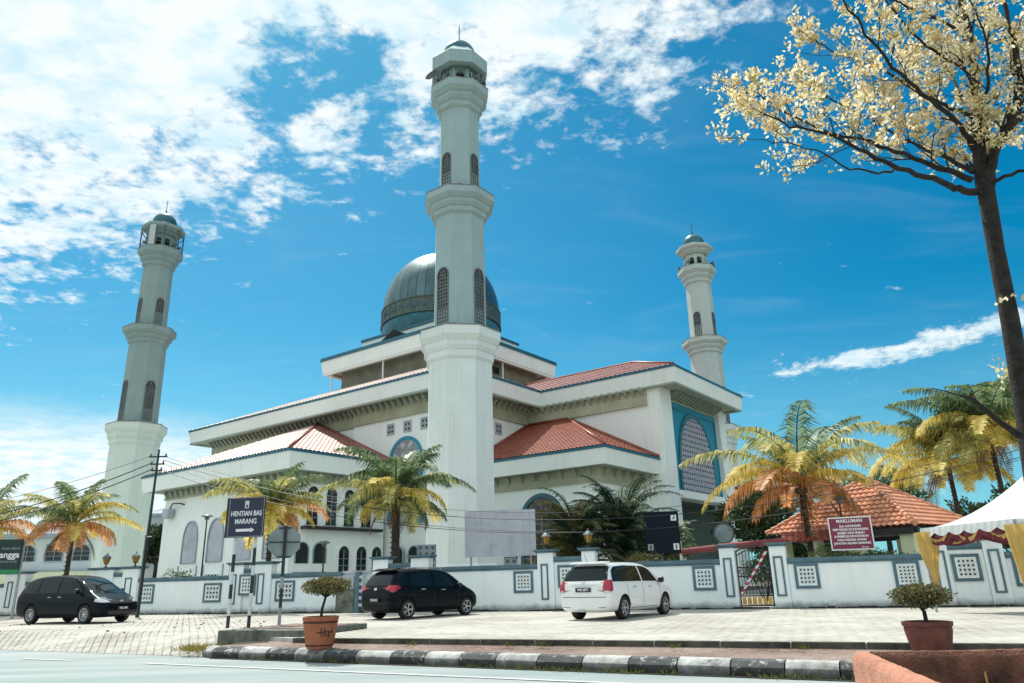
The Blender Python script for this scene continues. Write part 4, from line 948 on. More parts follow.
mb = MB(); mb.bx(-8.199, -6.66, .10, .25, -.05, 1.6); mb.build('recessed_bay', M['wall_white'], wallo); mb = MB(); mb.bx(-8.25, -6.66, -.02, .22, 1.601, 1.70); mb.build('coping', M['board_grey'], wallo)
wpillar(-6.65, -5.9, 2.12, False); wsec(-5.89, -4.81, 1.82); wpillar(-4.8, -3.95, 2.12, False)
wsec(-3.94, .85, 1.60); wpanel(-.18, .64, .66, 1.48)
wpillar(.86, 1.52, 2.14, (1.0, 1.3)); wsec(1.53, 2.66, 1.84); wpanel(1.66, 2.52, .82, 1.66); wpillar(2.67, 3.2, 2.14, False)
wsec(3.21, 7.80, 1.56); wpanel(6.80, 7.60, .63, 1.47)
wpillar(7.81, 8.33, 2.06, (7.92, 8.22), .10); wpillar(9.52, 10.06, 2.06, (9.62, 9.94), .10)
mb = MB(); mb.bx(8.331, 9.519, .0, .3, -.04, .06); mb.build('gate_sill', M['white_post'], wallo)
wsec(10.07, 14.49, 1.52); wpanel(10.26, 11.05, .63, 1.46); wpanel(13.34, 14.12, .60, 1.45)
wpillar(14.5, 15.0, 2.0, (14.58, 14.9)); wsec(15.01, 15.99, 1.8); wpanel(15.06, 15.86, .76, 1.60); wpillar(16.0, 16.55, 2.0, (16.1, 16.42))
wsec(16.56, 26, 1.5); wpanel(16.72, 17.5, .58, 1.42); wpanel(19.6, 20.4, .58, 1.42)
# moss and dirt line along the foot of the wall
mb = MB(); rg = random.Random(3); s = -30.0
while s < 22:
    l = rg.uniform(.15, .7); h = rg.uniform(.015, .07)
    mb.prism([wp(s, -.10-rg.uniform(.0, .08), .002), wp(s+l, -.10-rg.uniform(.0, .08), .002), wp(s+l, -.002, .002), wp(s, -.002, .002)], (0, 0, h)); s += l*rg.uniform(.8, 1.3)
tag(mb.build('moss', M['dirt']), 'dark moss and dirt along the foot of the white boundary wall', 'moss', kind='stuff')
# ---- wrought iron gate with warning tape
gate = empty('gate', wp(8.35, .1, 0), WROT); tag(gate, 'black wrought iron gate with an arched top between two white pillars', 'gate')
mb = MB(); W_ = 1.15
mb.tube([(0.03, 0, .06), (0.03, 0, 1.95)], .028, 6); mb.tube([(W_-.03, 0, .06), (W_-.03, 0, 1.95)], .028, 6)
mb.tube([(.03+(W_-.06)*i/12, 0, 1.92+.22*math.sin(math.pi*i/12)) for i in range(13)], .03, 6); mb.tube([(.03+(W_-.06)*i/12, 0, 1.78+.20*math.sin(math.pi*i/12)) for i in range(13)], .02, 6)
for z in (.10, .42, 1.08, 1.38): mb.box((W_/2, 0, z), (W_-.06, .03, .05))
mb.build('gate_frame', M['black'], gate)
for i in range(9):
    x = .13+i*.111; mb = MB(); mb.tube([(x, 0, .42), (x, 0, 1.85+.16*math.sin(math.pi*x/W_))], .011, 5); mb.build('gate_bar', M['black'], gate)
mb = MB()
for i in range(5):
    mb.lathe([(.085, -.008), (.085, .008), (.065, .008), (.065, -.008), (.085, -.008)], 14, mtx=Matrix.Translation((.14+.22*i, 0, 1.23)) @ Matrix.Rotation(R(90), 4, 'X'), cap=False)
mb.build('scrollwork', M['black'], gate)
for i in range(6):
    mb = MB(); mb.bx(.08+i*.172, .08+i*.172+.135, -.012, .012, .14, .38); mb.build('gate_block', M['yellow_cloth'], gate)
def stripe_mat(name, c1, c2, n, axis=2, rot=0):
    m, nt, b = newmat(name); N, L = nt.nodes, nt.links
    tc = N.new('ShaderNodeTexCoord'); sp = N.new('ShaderNodeSeparateXYZ'); L.new(tc.outputs['Object'], sp.inputs[0])
    a = N.new('ShaderNodeMath'); a.operation = 'MULTIPLY'; a.inputs[1].default_value = n; L.new(sp.outputs[axis], a.inputs[0])
    f = N.new('ShaderNodeMath'); f.operation = 'FRACT'; L.new(a.outputs[0], f.inputs[0])
    g_ = N.new('ShaderNodeMath'); g_.operation = 'GREATER_THAN'; g_.inputs[1].default_value = .5; L.new(f.outputs[0], g_.inputs[0])
    mx = N.new('ShaderNodeMix'); mx.data_type = 'RGBA'; mx.inputs['A'].default_value = (*c1, 1); mx.inputs['B'].default_value = (*c2, 1); L.new(g_.outputs[0], mx.inputs['Factor'])
    L.new(mx.outputs['Result'], b.inputs['Base Color']); b.inputs['Roughness'].default_value = .5
    return m
tape = MB(); tape.prism([(.04, -.05, .50), (.12, -.05, .50), (W_-.02, -.05, 1.92), (W_-.12, -.05, 1.92)], (0, .006, 0))
to = tape.build('warning_tape', stripe_mat('tape', (.72, .68, .70), (.50, .04, .12), 4.5)); to.location = gate.location; to.rotation_euler = (0, 0, WROT)
tag(to, 'red and white warning tape strung diagonally across the black gate', 'tape')
# ---- lanterns on the pillars
def lantern(s, label, dy=.11, h=2.28):
    t = empty('lantern', wp(s, dy, h), WROT); tag(t, label, 'lantern', 'lanterns on the boundary wall pillars')
    mb = MB(); mb.lathe([(.10, 0), (.09, .03), (.035, .06), (.03, .12), (.06, .15), (.09, .17)], 10); mb.build('base', M['black'], t, smooth='auto')
    mb = MB(); mb.lathe([(.085, .17), (.175, .46)], 6, cap=True); g_ = mb.build('lamp_glass', M['amber'], t)
    mb = MB()
    for k in range(6):
        a = R(60*k); mb.tube([(.09*math.cos(a), .09*math.sin(a), .17), (.18*math.cos(a), .18*math.sin(a), .46)], .012, 5)
    mb.build('cage', M['black'], t)
    mb = MB(); mb.lathe([(.21, .46), (.22, .48), (.12, .58), (.05, .62), (.03, .66), (.035, .69), (.01, .72)], 6); mb.build('lamp_roof', M['dish'], t)
    return t
lantern(1.19, 'amber lantern on the pillar left of the white car'); lantern(2.93, 'amber lantern on the pillar right behind the white car roof')
lantern(-22.6, 'amber lantern above the black van, left one of the pair by the leaning pole', h=2.26); lantern(-20.6, 'amber lantern beside the slim black utility pole', h=2.26)
# ---- meter cabinet by the dark hatchback
t = empty('meter_cabinet', wp(-7.75, -.25, 0), WROT); tag(t, 'grey concrete meter cabinet with blue post in the wall recess by the black hatchback', 'cabinet')
mb = MB(); mb.bx(-.5, .42, -.15, .3, 0, .88); mb.build('concrete_base', M['concrete'], t, bevel=.02)
mb = MB(); mb.bx(-.42, .2, .12, .3, .95, 1.5); mb.build('panel', M['board_grey'], t, bevel=.01)
mb = MB(); mb.bx(.43, .62, -.12, .1, 0, 1.66); mb.build('post', M['slate'], t)
for k in range(5): mb = MB(); mb.bx(.625, .82, -.1, .08, .25+k*.28, .37+k*.28); mb.build('insulator', M['board_grey'], t)

# ------------------------------------------------------------------ cars
def evaluated(o):
    dg = bpy.context.evaluated_depsgraph_get(); me = bpy.data.meshes.new_from_object(o.evaluated_get(dg)); return me
def car(name, label, cat, loc, heading, P, paint):
    root = empty(name, loc, R(90)-heading); tag(root, label, cat)
    st = P['st']; bm = bmesh.new(); rows = []
    def section(x, zb, zh, zt, w, wr):
        zt = max(zt, zh+.02); m = .5*(zb+zh)
        half = [(0, zb), (w*.80, zb), (w*.955, zb+.07), (w, m), (w*.995, zh-.06), (w*.955, zh), (wr+(w*.955-wr)*.12, zt-.10*(min(1, (zt-zh)/.4))), (wr-.07, zt-.012), (wr*.5, zt+.012), (0, zt+.018)]
        return [(x, y, z) for y, z in half] + [(x, -y, z) for y, z in half[-2:0:-1]]
    for s_ in st: rows.append([bm.verts.new(p) for p in section(*s_)])
    n = len(rows[0])
    for a, b in zip(rows, rows[1:]):
        for i in range(n): bm.faces.new([a[i], a[(i+1) % n], b[(i+1) % n], b[i]])
    bm.faces.new(rows[0]); bm.faces.new(rows[-1][::-1]); bmesh.ops.recalc_face_normals(bm, faces=bm.faces)
    me = bpy.data.meshes.new('body'); bm.to_mesh(me); bm.free(); me.materials.append(paint); me.materials.append(M['rubber'])
    o = bpy.data.objects.new('body', me); col.objects.link(o)
    sb = o.modifiers.new('s', 'SUBSURF'); sb.levels = 2; sb.render_levels = 2
    cut = MB(); r = P['r']+.055
    for x in (P['xr'], P['xf']):
        for s_ in (-1, 1):
            cut.lathe([(r, -.16), (r, .4)], 28, mtx=Matrix.Translation((x, s_*(P['W']/2), P['r']+.015)) @ Matrix.Rotation(R(-90)*s_, 4, 'X'))
    co = cut.build('cut', M['rubber'])
    bo = o.modifiers.new('b', 'BOOLEAN'); bo.object = co; bo.operation = 'DIFFERENCE'; bo.solver = 'EXACT'
    try: bo.material_mode = 'TRANSFER'
    except Exception: pass
    bpy.context.view_layer.update(); m2 = evaluated(o); bpy.data.objects.remove(o); bpy.data.objects.remove(co)
    m2.shade_smooth(); m2.set_sharp_from_angle(angle=R(40)); m2.name = 'body'
    body = bpy.data.objects.new('body', m2); col.objects.link(body); body.parent = root
    bb = bmesh.new(); bb.from_mesh(m2); bvh = BVHTree.FromBMesh(bb)
    def patch(pts, side, nm, m_, off=.006, cell=.06, parent=None, both=False, thick=0.0):
        bmx = bmesh.new(); vs = [bmx.verts.new((a, z, 0)) for a, z in pts]; bmx.faces.new(vs)
        a0, a1 = min(p[0] for p in pts), max(p[0] for p in pts); z0, z1 = min(p[1] for p in pts), max(p[1] for p in pts)
        k = a0+cell
        while k < a1: bmesh.ops.bisect_plane(bmx, geom=bmx.verts[:]+bmx.edges[:]+bmx.faces[:], plane_co=(k, 0, 0), plane_no=(1, 0, 0)); k += cell
        k = z0+cell
        while k < z1: bmesh.ops.bisect_plane(bmx, geom=bmx.verts[:]+bmx.edges[:]+bmx.faces[:], plane_co=(0, k, 0), plane_no=(0, 1, 0)); k += cell
        dead = []
        for v in bmx.verts:
            a, z = v.co.x, v.co.y
            if side in ('L', 'Rt'):
                sg = 1 if side == 'L' else -1; org, d = Vector((a, sg*3, z)), Vector((0, -sg, 0))
            elif side == 'rear': org, d = Vector((-5, a, z)), Vector((1, 0, 0))
            elif side == 'front': org, d = Vector((5, a, z)), Vector((-1, 0, 0))
            else: org, d = Vector((a, z, 4)), Vector((0, 0, -1))
            h, nn, _, _ = bvh.ray_cast(org, d)
            if h is None: dead.append(v); continue
            if nn.dot(d) > 0: nn = -nn
            v.co = h+nn*off
        if dead: bmesh.ops.delete(bmx, geom=dead, context='VERTS')
        bmesh.ops.recalc_face_normals(bmx, faces=bmx.faces)
        mm = bpy.data.meshes.new(nm); bmx.to_mesh(mm); bmx.free(); mm.materials.append(m_); mm.shade_smooth()
        ob = bpy.data.objects.new(nm, mm); col.objects.link(ob); ob.parent = parent or root
        if both and side in ('L', 'Rt'): patch(pts, 'Rt' if side == 'L' else 'L', nm, m_, off, cell, parent)
        return ob
    for pts in P['sidewin']: patch(pts, 'L', 'side_window', M['car_glass'], both=True)
    patch(P['rearwin'], 'rear', 'rear_window', M['car_glass']); patch(P['windscreen'], 'front', 'windscreen', M['car_glass'])
    for pts in P.get('tail_side', []): patch(pts, 'L', 'tail_light', M['redlamp'], .012, .04, both=True)
    for pts in P.get('tail_rear', []):
        patch(pts, 'rear', 'tail_light', M['redlamp'], .013, .04); patch([(-a, z) for a, z in pts], 'rear', 'tail_light', M['redlamp'], .013, .04)
    for pts in P.get('tail_clear', []):
        patch(pts, 'rear', 'reversing_light', M['lamp_clear'], .016, .04); patch([(-a, z) for a, z in pts], 'rear', 'reversing_light', M['lamp_clear'], .016, .04)
    for pts in P.get('head', []): patch(pts, 'L', 'headlight', M['lamp_clear'], .012, .04, both=True)
    for pts in P.get('head_front', []):
        patch(pts, 'front', 'headlight', M['lamp_clear'], .012, .04); patch([(-a, z) for a, z in pts], 'front', 'headlight', M['lamp_clear'], .012, .04)
    for pts in P.get('grille', []): patch(pts, 'front', 'grille', M['plate'], .008, .05)
    for pts in P.get('chrome_rear', []): patch(pts, 'rear', 'chrome_strip', M['chrome'], .016, .05)
    for pts in P.get('lines', []):
        q = []
        for (xa, za), (xb, zb) in zip(pts, pts[1:]):
            d = Vector((xb-xa, zb-za)).normalized()*.006; px, pz = -d.y, d.x
            patch([(xa+px, za+pz), (xb+px, zb+pz), (xb-px, zb-pz), (xa-px, za-pz)], 'L', 'door_gap', M['plate'], .004, .05, both=True)
    for pts in P.get('rear_lines', []):
        for (xa, za), (xb, zb) in zip(pts, pts[1:]):
            d = Vector((xb-xa, zb-za)).normalized()*.007; px, pz = -d.y, d.x
            patch([(xa+px, za+pz), (xb+px, zb+pz), (xb-px, zb-pz), (xa-px, za-pz)], 'rear', 'tailgate_gap', M['plate'], .004, .05)
    # number plate
    def plate_(side, z, txt):
        d = Vector((1, 0, 0)) if side == 'rear' else Vector((-1, 0, 0)); h, nn, _, _ = bvh.ray_cast(Vector((-5 if side == 'rear' else 5, 0, z)), d)
        x = h.x - d.x*.035; mb = MB(); mb.bx(x-.008, x+.008, -.25, .25, z-.06, z+.06); pl = mb.build('number_plate', M['plate'], root)
        rot = Matrix.Rotation(R(-90) if side == 'rear' else R(90), 4, 'Z')
        text_mesh(txt, .10, Matrix.Translation((x-d.x*.012, 0, z)) @ rot @ UPRIGHT, M['letter'], pl, 'plate_lettering', .002, .002, sx=.95)
    plate_('rear', P['plate_z'], P['plate']); plate_('front', P.get('plate_zf', .5), P['plate'])
    # door handles, mirrors
    for x, z in P['handles']:
        for sg in (-1, 1):
            h, nn, _, _ = bvh.ray_cast(Vector((x, sg*3, z)), Vector((0, -sg, 0)))
            mb = MB(); mb.box((h.x, h.y+sg*.025, h.z), (.20, .03, .028)); mb.build('door_handle', M['chrome'], root, bevel=.008)
    for sg in (-1, 1):
        x, z = P['mirror']; h, nn, _, _ = bvh.ray_cast(Vector((x, sg*3, z)), Vector((0, -sg, 0)))
        mb = MB(); mb.lathe([(.02, -.10), (.09, -.07), (.11, 0), (.09, .07), (.02, .10)], 12, mtx=Matrix.Translation((x+.0, h.y+sg*.15, z+.02)) @ Matrix.Rotation(R(90), 4, 'X') @ Matrix.Diagonal((.75, .9, 1, 1))); mb.tube([(x+.03, h.y-sg*.02, z-.03), (x+.02, h.y+sg*.12, z-.02)], .03, 6)
        mb.build('mirror', M['plate'], root, smooth='auto')
    # wheels
    for x in (P['xr'], P['xf']):
        for sg in (-1, 1):
            w = empty('wheel', (x, sg*(P['W']/2-.125), P['r']), 0); w.parent = root; r_ = P['r']
            Tm = Matrix.Rotation(R(-90)*sg, 4, 'X')
            mb = MB(); mb.lathe([(r_*.64, -.10), (r_*.92, -.11), (r_, -.085), (r_, .085), (r_*.92, .11), (r_*.66, .10), (r_*.64, .06), (r_*.64, -.1)], 36, mtx=Tm, cap=False); mb.build('tyre', M['rubber'], w, smooth='auto')
            mb = MB(); mb.lathe([(r_*.64, .0), (r_*.66, .10), (r_*.60, .095), (r_*.58, .02)], 36, mtx=Tm, cap=False); mb.lathe([(.0, .06), (r_*.16, .085), (r_*.18, .05), (r_*.2, .01)], 20, mtx=Tm, cap=False)
            ns = P.get('spokes', 5)
            for k in range(ns):
                for dd in ((-.09, .09) if P.get('split', True) else (0,)):
                    a = 2*math.pi*k/ns+dd; Ts = Tm @ Matrix.Rotation(a, 4, 'Z'); mb.box((r_*.38, 0, .058), (r_*.46, .030, .03), mtx=Ts)
            mb.build('rim', M['rimmetal'], w, smooth='auto')
            mb = MB(); mb.lathe([(0.0, -.04), (r_*.63, -.04), (r_*.63, -.03), (0, -.03)], 24, mtx=Tm, cap=False); mb.build('brake_disc', M['rubber'], w)
    for ex in P.get('extra', []): ex(root, bvh)
    bb.free()
    return root
mpv = dict(W=1.70, r=.315, xr=-1.36, xf=1.38, spokes=6, plate='WB 3877', plate_z=.83, mirror=(.98, 1.04), handles=[(-.75, .88), (.28, .88)],
  st=[(-2.27, .40, .66, .70, .66, .50), (-2.25, .30, .90, .98, .79, .66), (-2.20, .23, 1.00, 1.06, .84, .74), (-2.02, .21, 1.01, 1.36, .85, .70), (-1.84, .21, 1.01, 1.535, .85, .665), (-1.5, .20, 1.0, 1.565, .85, .655),
      (-.6, .19, .985, 1.59, .85, .65), (.25, .19, .965, 1.575, .85, .645), (.70, .19, .95, 1.49, .85, .645), (1.12, .19, .94, 1.22, .85, .67), (1.45, .19, .925, 1.0, .845, .72), (1.85, .20, .82, .87, .83, .70), (2.12, .22, .68, .74, .77, .62), (2.26, .30, .55, .60, .62, .50), (2.28, .36, .50, .54, .5, .4)],
  sidewin=[[(-2.0, 1.04), (-.16, 1.03), (-.22, 1.47), (-1.0, 1.485), (-1.66, 1.45), (-1.86, 1.35)], [(-.07, 1.03), (.98, 1.02), (.62, 1.36), (.30, 1.455), (-.12, 1.475)]],
  rearwin=[(-.74, 1.07), (.74, 1.07), (.64, 1.44), (.56, 1.48), (-.56, 1.48), (-.64, 1.44)], windscreen=[(-.70, 1.03), (.70, 1.03), (.56, 1.46), (-.56, 1.46)],
  tail_rear=[[(.62, .78), (.86, .78), (.86, 1.09), (.66, 1.09)]], tail_side=[[(-2.30, .74), (-2.06, .80), (-2.02, 1.08), (-2.22, 1.08)]], tail_clear=[[(.66, .745), (.86, .745), (.86, .80), (.66, .80)]],
  chrome_rear=[[(-.42, .935), (.42, .935), (.42, .96), (-.42, .96)], [(-.06, .99), (.06, .99), (.06, 1.05), (-.06, 1.05)], [(-.60, .87), (-.46, .87), (-.46, .92), (-.60, .92)]],
  lines=[[(-1.18, 1.0), (-1.12, .62), (-.95, .36)], [(-.16, 1.0), (-.15, .32)], [(.98, .98), (1.02, .6), (.95, .34)], [(-.95, .30), (.95, .30)]], rear_lines=[[(-.72, .63), (.72, .63)], [(-.7, .36), (-.45, .35)], [(.45, .35), (.7, .36)]], plate_zf=.45)
def fan(x): return x
def wagon_extra(root, bvh):
    mb = MB(); mb.prism([(-1.99, -.60, 1.535), (-1.99, .60, 1.535), (-1.70, .62, 1.585), (-1.70, -.62, 1.585)], (0, 0, .025)); mb.build('roof_spoiler', M['carwhite'], root, bevel=.008)
    mb = MB(); mb.tube([(-1.75, .1, 1.58), (-1.95, .1, 1.80)], .006, 5); mb.build('aerial', M['plate'], root)
    mb = MB(); mb.box((-2.27, .1, .27), (.05, .18, .04)); mb.build('exhaust', M['chrome'], root)
mpv['extra'] = [wagon_extra]
wish = car('estate_car', 'white seven seat car parked facing the boundary wall beside the small tree', 'car', (3.18, 24.0, .002), R(35.5), mpv, M['carwhite'])
hat = dict(W=1.69, r=.305, xr=-1.33, xf=1.40, spokes=5, plate='TBA 415', plate_z=.62, mirror=(.92, 1.02), handles=[(-.70, .93), (.22, .90)],
  st=[(-2.10, .42, .66, .72, .64, .50), (-2.08, .30, .90, .96, .77, .64), (-2.02, .24, 1.0, 1.06, .83, .73), (-1.88, .21, 1.02, 1.34, .845, .69), (-1.70, .20, 1.02, 1.53, .845, .655), (-1.35, .19, 1.0, 1.59, .845, .65),
      (-.5, .19, .98, 1.62, .845, .645), (.3, .19, .955, 1.60, .845, .64), (.72, .19, .94, 1.49, .845, .64), (1.15, .19, .92, 1.20, .845, .67), (1.5, .19, .90, .98, .84, .71), (1.8, .21, .80, .86, .82, .68), (2.0, .24, .66, .72, .74, .6), (2.10, .32, .54, .6, .6, .48)],
  sidewin=[[(-1.80, 1.07), (-1.32, 1.05), (-1.30, 1.44), (-1.66, 1.40)], [(-1.24, 1.05), (-.22, 1.02), (-.26, 1.49), (-1.18, 1.47)], [(-.13, 1.02), (.90, .99), (.62, 1.34), (.30, 1.47), (-.14, 1.49)]],
  rearwin=[(-.66, 1.08), (.66, 1.08), (.58, 1.45), (-.58, 1.45)], windscreen=[(-.70, 1.0), (.70, 1.0), (.56, 1.46), (-.56, 1.46)],
  tail_rear=[[(.52, .95), (.84, .88), (.84, 1.07), (.60, 1.08)]], tail_side=[[(-2.14, .87), (-1.98, .86), (-1.66, 1.0), (-1.74, 1.07), (-2.0, 1.08)]],
  lines=[[(-1.16, 1.0), (-1.1, .62), (-.98, .36)], [(-.18, 1.0), (-.16, .32)], [(.92, .96), (.98, .6), (.95, .34)]], rear_lines=[[(-.72, .52), (.72, .52)]],
  chrome_rear=[[(-.07, .93), (.07, .93), (.07, 1.0), (-.07, 1.0)]], plate_zf=.45)
def hatch_extra(root, bvh):
    mb = MB(); mb.prism([(-1.84, -.58, 1.54), (-1.84, .58, 1.54), (-1.50, .61, 1.612), (-1.50, -.61, 1.612)], (0, 0, .025)); mb.build('roof_spoiler', M['carblack'], root, bevel=.008)
    for sg in (-1, 1):
        mb = MB(); mb.tube([(-1.3, sg*.60, 1.60), (-1.2, sg*.60, 1.64), (.2, sg*.60, 1.645), (.35, sg*.60, 1.59)], .016, 6); mb.build('roof_rail', M['grey_metal'], root)
hat['extra'] = [hatch_extra]
car('hatchback', 'black compact car with red rear lights parked beside the grey meter cabinet', 'car', (-3.40, 27.4, .002), R(41.5), hat, M['carblack'])
van = dict(W=1.80, r=.33, xr=-1.46, xf=1.48, spokes=10, split=False, plate='TBG 288', plate_z=.85, plate_zf=.52, mirror=(1.05, 1.12), handles=[(-.45, .95), (.10, .95)],
  st=[(-2.40, .42, .70, .78, .70, .55), (-2.38, .30, .96, 1.04, .84, .70), (-2.30, .24, 1.05, 1.16, .89, .76), (-2.14, .21, 1.07, 1.46, .90, .74), (-1.95, .20, 1.07, 1.64, .90, .71), (-1.5, .19, 1.06, 1.72, .90, .70),
      (-.5, .19, 1.03, 1.75, .90, .69), (.35, .19, 1.0, 1.70, .90, .69), (.85, .19, .99, 1.52, .90, .69), (1.35, .19, .97, 1.22, .90, .71), (1.68, .19, .95, 1.04, .885, .75), (2.05, .21, .84, .90, .86, .72), (2.30, .24, .68, .76, .79, .64), (2.40, .32, .52, .58, .66, .52)],
  sidewin=[[(-2.16, 1.12), (-1.28, 1.10), (-1.25, 1.60), (-1.75, 1.58)], [(-1.20, 1.10), (-.16, 1.08), (-.16, 1.63), (-1.16, 1.61)], [(-.08, 1.08), (1.22, 1.05), (.80, 1.40), (.45, 1.58), (-.08, 1.63)]],
  rearwin=[(-.72, 1.15), (.72, 1.15), (.62, 1.56), (-.62, 1.56)], windscreen=[(-.76, 1.06), (.76, 1.06), (.62, 1.62), (-.62, 1.62)],
  tail_rear=[[(.62, .95), (.88, .95), (.86, 1.3), (.72, 1.3)]], tail_side=[[(-2.42, .95), (-2.2, 1.0), (-2.16, 1.3), (-2.3, 1.25)]],
  head=[[(1.92, .77), (2.36, .70), (2.36, .80), (2.0, .93)]], head_front=[[(.46, .72), (.80, .74), (.84, .86), (.58, .82)]], grille=[[(-.42, .68), (.42, .68), (.50, .80), (-.50, .80)], [(-.55, .30), (.55, .30), (.6, .44), (-.6, .44)]],
  lines=[[(-1.18, 1.05), (-1.1, .4)], [(-.12, 1.05), (-.1, .3)], [(1.2, 1.03), (1.1, .34)]], rear_lines=[[(-.75, .6), (.75, .6)]])
def van_extra(root, bvh):
    for sg in (-1, 1):
        mb = MB(); mb.lathe([(.05, -.01), (.06, .0), (.05, .02)], 12, mtx=Matrix.Translation((2.30, sg*.66, .43)) @ Matrix.Rotation(R(90), 4, 'Y')); mb.build('fog_lamp', M['lamp_clear'], root)
    h, nn, _, _ = bvh.ray_cast(Vector((5, 0, .74)), Vector((-1, 0, 0))); mb = MB(); mb.lathe([(.0, .0), (.07, .0), (.07, .02), (.05, .03), (.05, .0)], 16, mtx=Matrix.Translation((h.x+.01, 0, .76)) @ Matrix.Rotation(R(90), 4, 'Y') @ Matrix.Diagonal((.7, 1, 1, 1))); mb.build('badge', M['chrome'], root)
van['extra'] = [van_extra]
car('minivan', 'dark navy minivan with chrome headlights parked under the yellow palm on the left', 'car', (-17.0, 29.9, .002), R(113), van, M['carblue'])

# ------------------------------------------------------------------ vegetation helpers
def leaf(bm, p, d, n, L_, W_, fold=.0):
    """one pointed leaf: 4-vertex diamond, d = direction, n = face normal"""
    s_ = d.cross(n)
    if s_.length < 1e-4: s_ = d.orthogonal()
    s_.normalize()
    v = [bm.verts.new(p), bm.verts.new(p+d*L_*.45+s_*W_*.5), bm.verts.new(p+d*L_), bm.verts.new(p+d*L_*.45-s_*W_*.5)]
    bm.faces.new(v)
def rvec(rg): 
    while True:
        v = Vector((rg.uniform(-1, 1), rg.uniform(-1, 1), rg.uniform(-1, 1)))
        if .05 < v.length < 1: return v.normalized()
def frond(rg, base, az, el0, el1, length, m, parent, leaf_len=.75, n=34, width=.055, droop=.55, name='frond'):
    """a feather palm leaf: arched midrib with drooping leaflets"""
    bm = bmesh.new(); K = 12; pts = [Vector(base)]; h = Vector((math.cos(az), math.sin(az), 0)); sidev = Vector((-h.y, h.x, 0))
    twist = rg.uniform(-.25, .25)
    for k in range(K):
        t = (k+.5)/K; e = el0+(el1-el0)*t**1.15
        pts.append(pts[-1]+(h*math.cos(e)+Vector((0, 0, math.sin(e)))+sidev*twist*t*.5).normalized()*(length/K))
    def pt(t):
        x = t*K; i = min(K-1, int(x)); return pts[i].lerp(pts[i+1], x-i), (pts[i+1]-pts[i]).normalized()
    mb = MB(); mb.bm.free(); mb.bm = bm
    mb.tube(pts, [.045*(1-.85*i/K)+.006 for i in range(K+1)], 4, cap=False)
    for i in range(n):
        t = .13+.87*(i+.5)/n; p, d = pt(t); L_ = leaf_len*(math.sin(math.pi*(t*.86+.10))**.6)*rg.uniform(.62, 1.15)
        up = d.cross(sidev).normalized(); up = up if up.z > 0 else -up
        for sg in (-1, 1):
            dr = droop*rg.uniform(.45, 1.6); d0 = (sidev*sg*.9+d*.55+up*.15).normalized(); d1 = (sidev*sg*(.75-.5*dr)+d*.35-Vector((0, 0, 1))*dr*1.5).normalized()
            a, b, c = p, p+d0*L_*.42, p+d0*L_*.42+d1*L_*.58; w = d*width*.5
            v = [bm.verts.new(a-w*.5), bm.verts.new(a+w*.5), bm.verts.new(b+w), bm.verts.new(b-w), bm.verts.new(c)]
            bm.faces.new([v[0], v[1], v[2], v[3]]); bm.faces.new([v[3], v[2], v[4]])
    me = bpy.data.meshes.new(name); bm.to_mesh(me); bm.free(); me.materials.append(m)
    o = bpy.data.objects.new(name, me); col.objects.link(o); o.parent = parent
    return o
def palm(loc, hz, label, size=1.0, seed=1, n=20, tone='mix', lean=(0, 0), droop=1.0, group='coconut palms behind the boundary wall', trunk_r=.16, coconuts=False, leaflets=54):
    rg = random.Random(seed); t = empty('coconut_palm', loc, 0); tag(t, label, 'palm tree', group)
    top = Vector((lean[0], lean[1], hz)); pts = [Vector((0, 0, -.05)).lerp(top, k/10)+Vector((math.sin(k*.3)*.04, 0, 0)) for k in range(11)]
    mb = MB(); mb.tube(pts, [trunk_r*(1.35-.6*min(1, k/3)) if k < 3 else trunk_r*(.75+.02*(k % 2)) for k in range(11)], 10)
    for k in range(int(hz/.22)): 
        p = Vector((0, 0, 0)).lerp(top, k*.22/hz); mb.tube([p+Vector((0, 0, -.02)), p+Vector((0, 0, .03))], trunk_r*.84+.01, 9)
    mb.build('trunk', M['palm_bark'], t, smooth='auto')
    for i in range(n):
        f = i/(n-1); az = i*2.399+rg.uniform(-.25, .25); el0 = R(82-76*f+rg.uniform(-13, 13)); el1 = R(24-104*f**.62*droop+rg.uniform(-24, 18)); ln = size*(1.9+1.1*math.sin(math.pi*min(1, f*.9+.15)))*rg.uniform(.74, 1.12)
        if tone == 'mix': m = M['fr_green'] if f < .22 else (M['fr_lime'] if f < .50 else (M['fr_yellow'] if rg.random() < .8 else M['fr_orange']))
        elif tone == 'orange': m = M['fr_green'] if f < .14 or rg.random() < .18 else (M['fr_lime'] if f < .46 else (M['fr_yellow'] if f < .72 else M['fr_orange']))
        elif tone == 'green': m = M['fr_green'] if f < .42 or rg.random() < .18 else (M['fr_lime'] if rg.random() < .6 else M['fr_yellow'])
        else: m = M['fr_green']
        frond(rg, top+Vector((math.cos(az)*.08, math.sin(az)*.08, -.15*f)), az, el0, el1, ln, m, t, .74*size, leaflets, .047*size, .40+.6*f)
    for k in range(3):
        az = rg.uniform(0, 6.28); frond(rg, top+Vector((0, 0, -.2)), az, R(-25), R(-86), size*rg.uniform(1.3, 1.9), M['fr_dead'], t, .40*size, 22, .035*size, .9, 'dead_frond')
    for k in range(7 if coconuts else 4):
        a = rg.uniform(0, 6.28); mb = MB(); mb.lathe([(.01, -.13), (.09, -.08), (.12, 0), (.09, .09), (.01, .12)], 8, mtx=Matrix.Translation(top+Vector((math.cos(a)*.2, math.sin(a)*.2, -.32-.1*rg.random())))); mb.build('coconut', M['leaf_olive'], t, smooth=True)
    return t
palm(Vector((-23.77, 40.2, 0)), 4.59, 'yellow and orange coconut palm behind the wall above the navy minivan', 1.22, 11, 28, 'orange')
palm(Vector((-28.3, 40.0, 0)), 4.5, 'coconut palm at the left edge, half cut off by the frame', 1.25, 5, 20, 'mix')
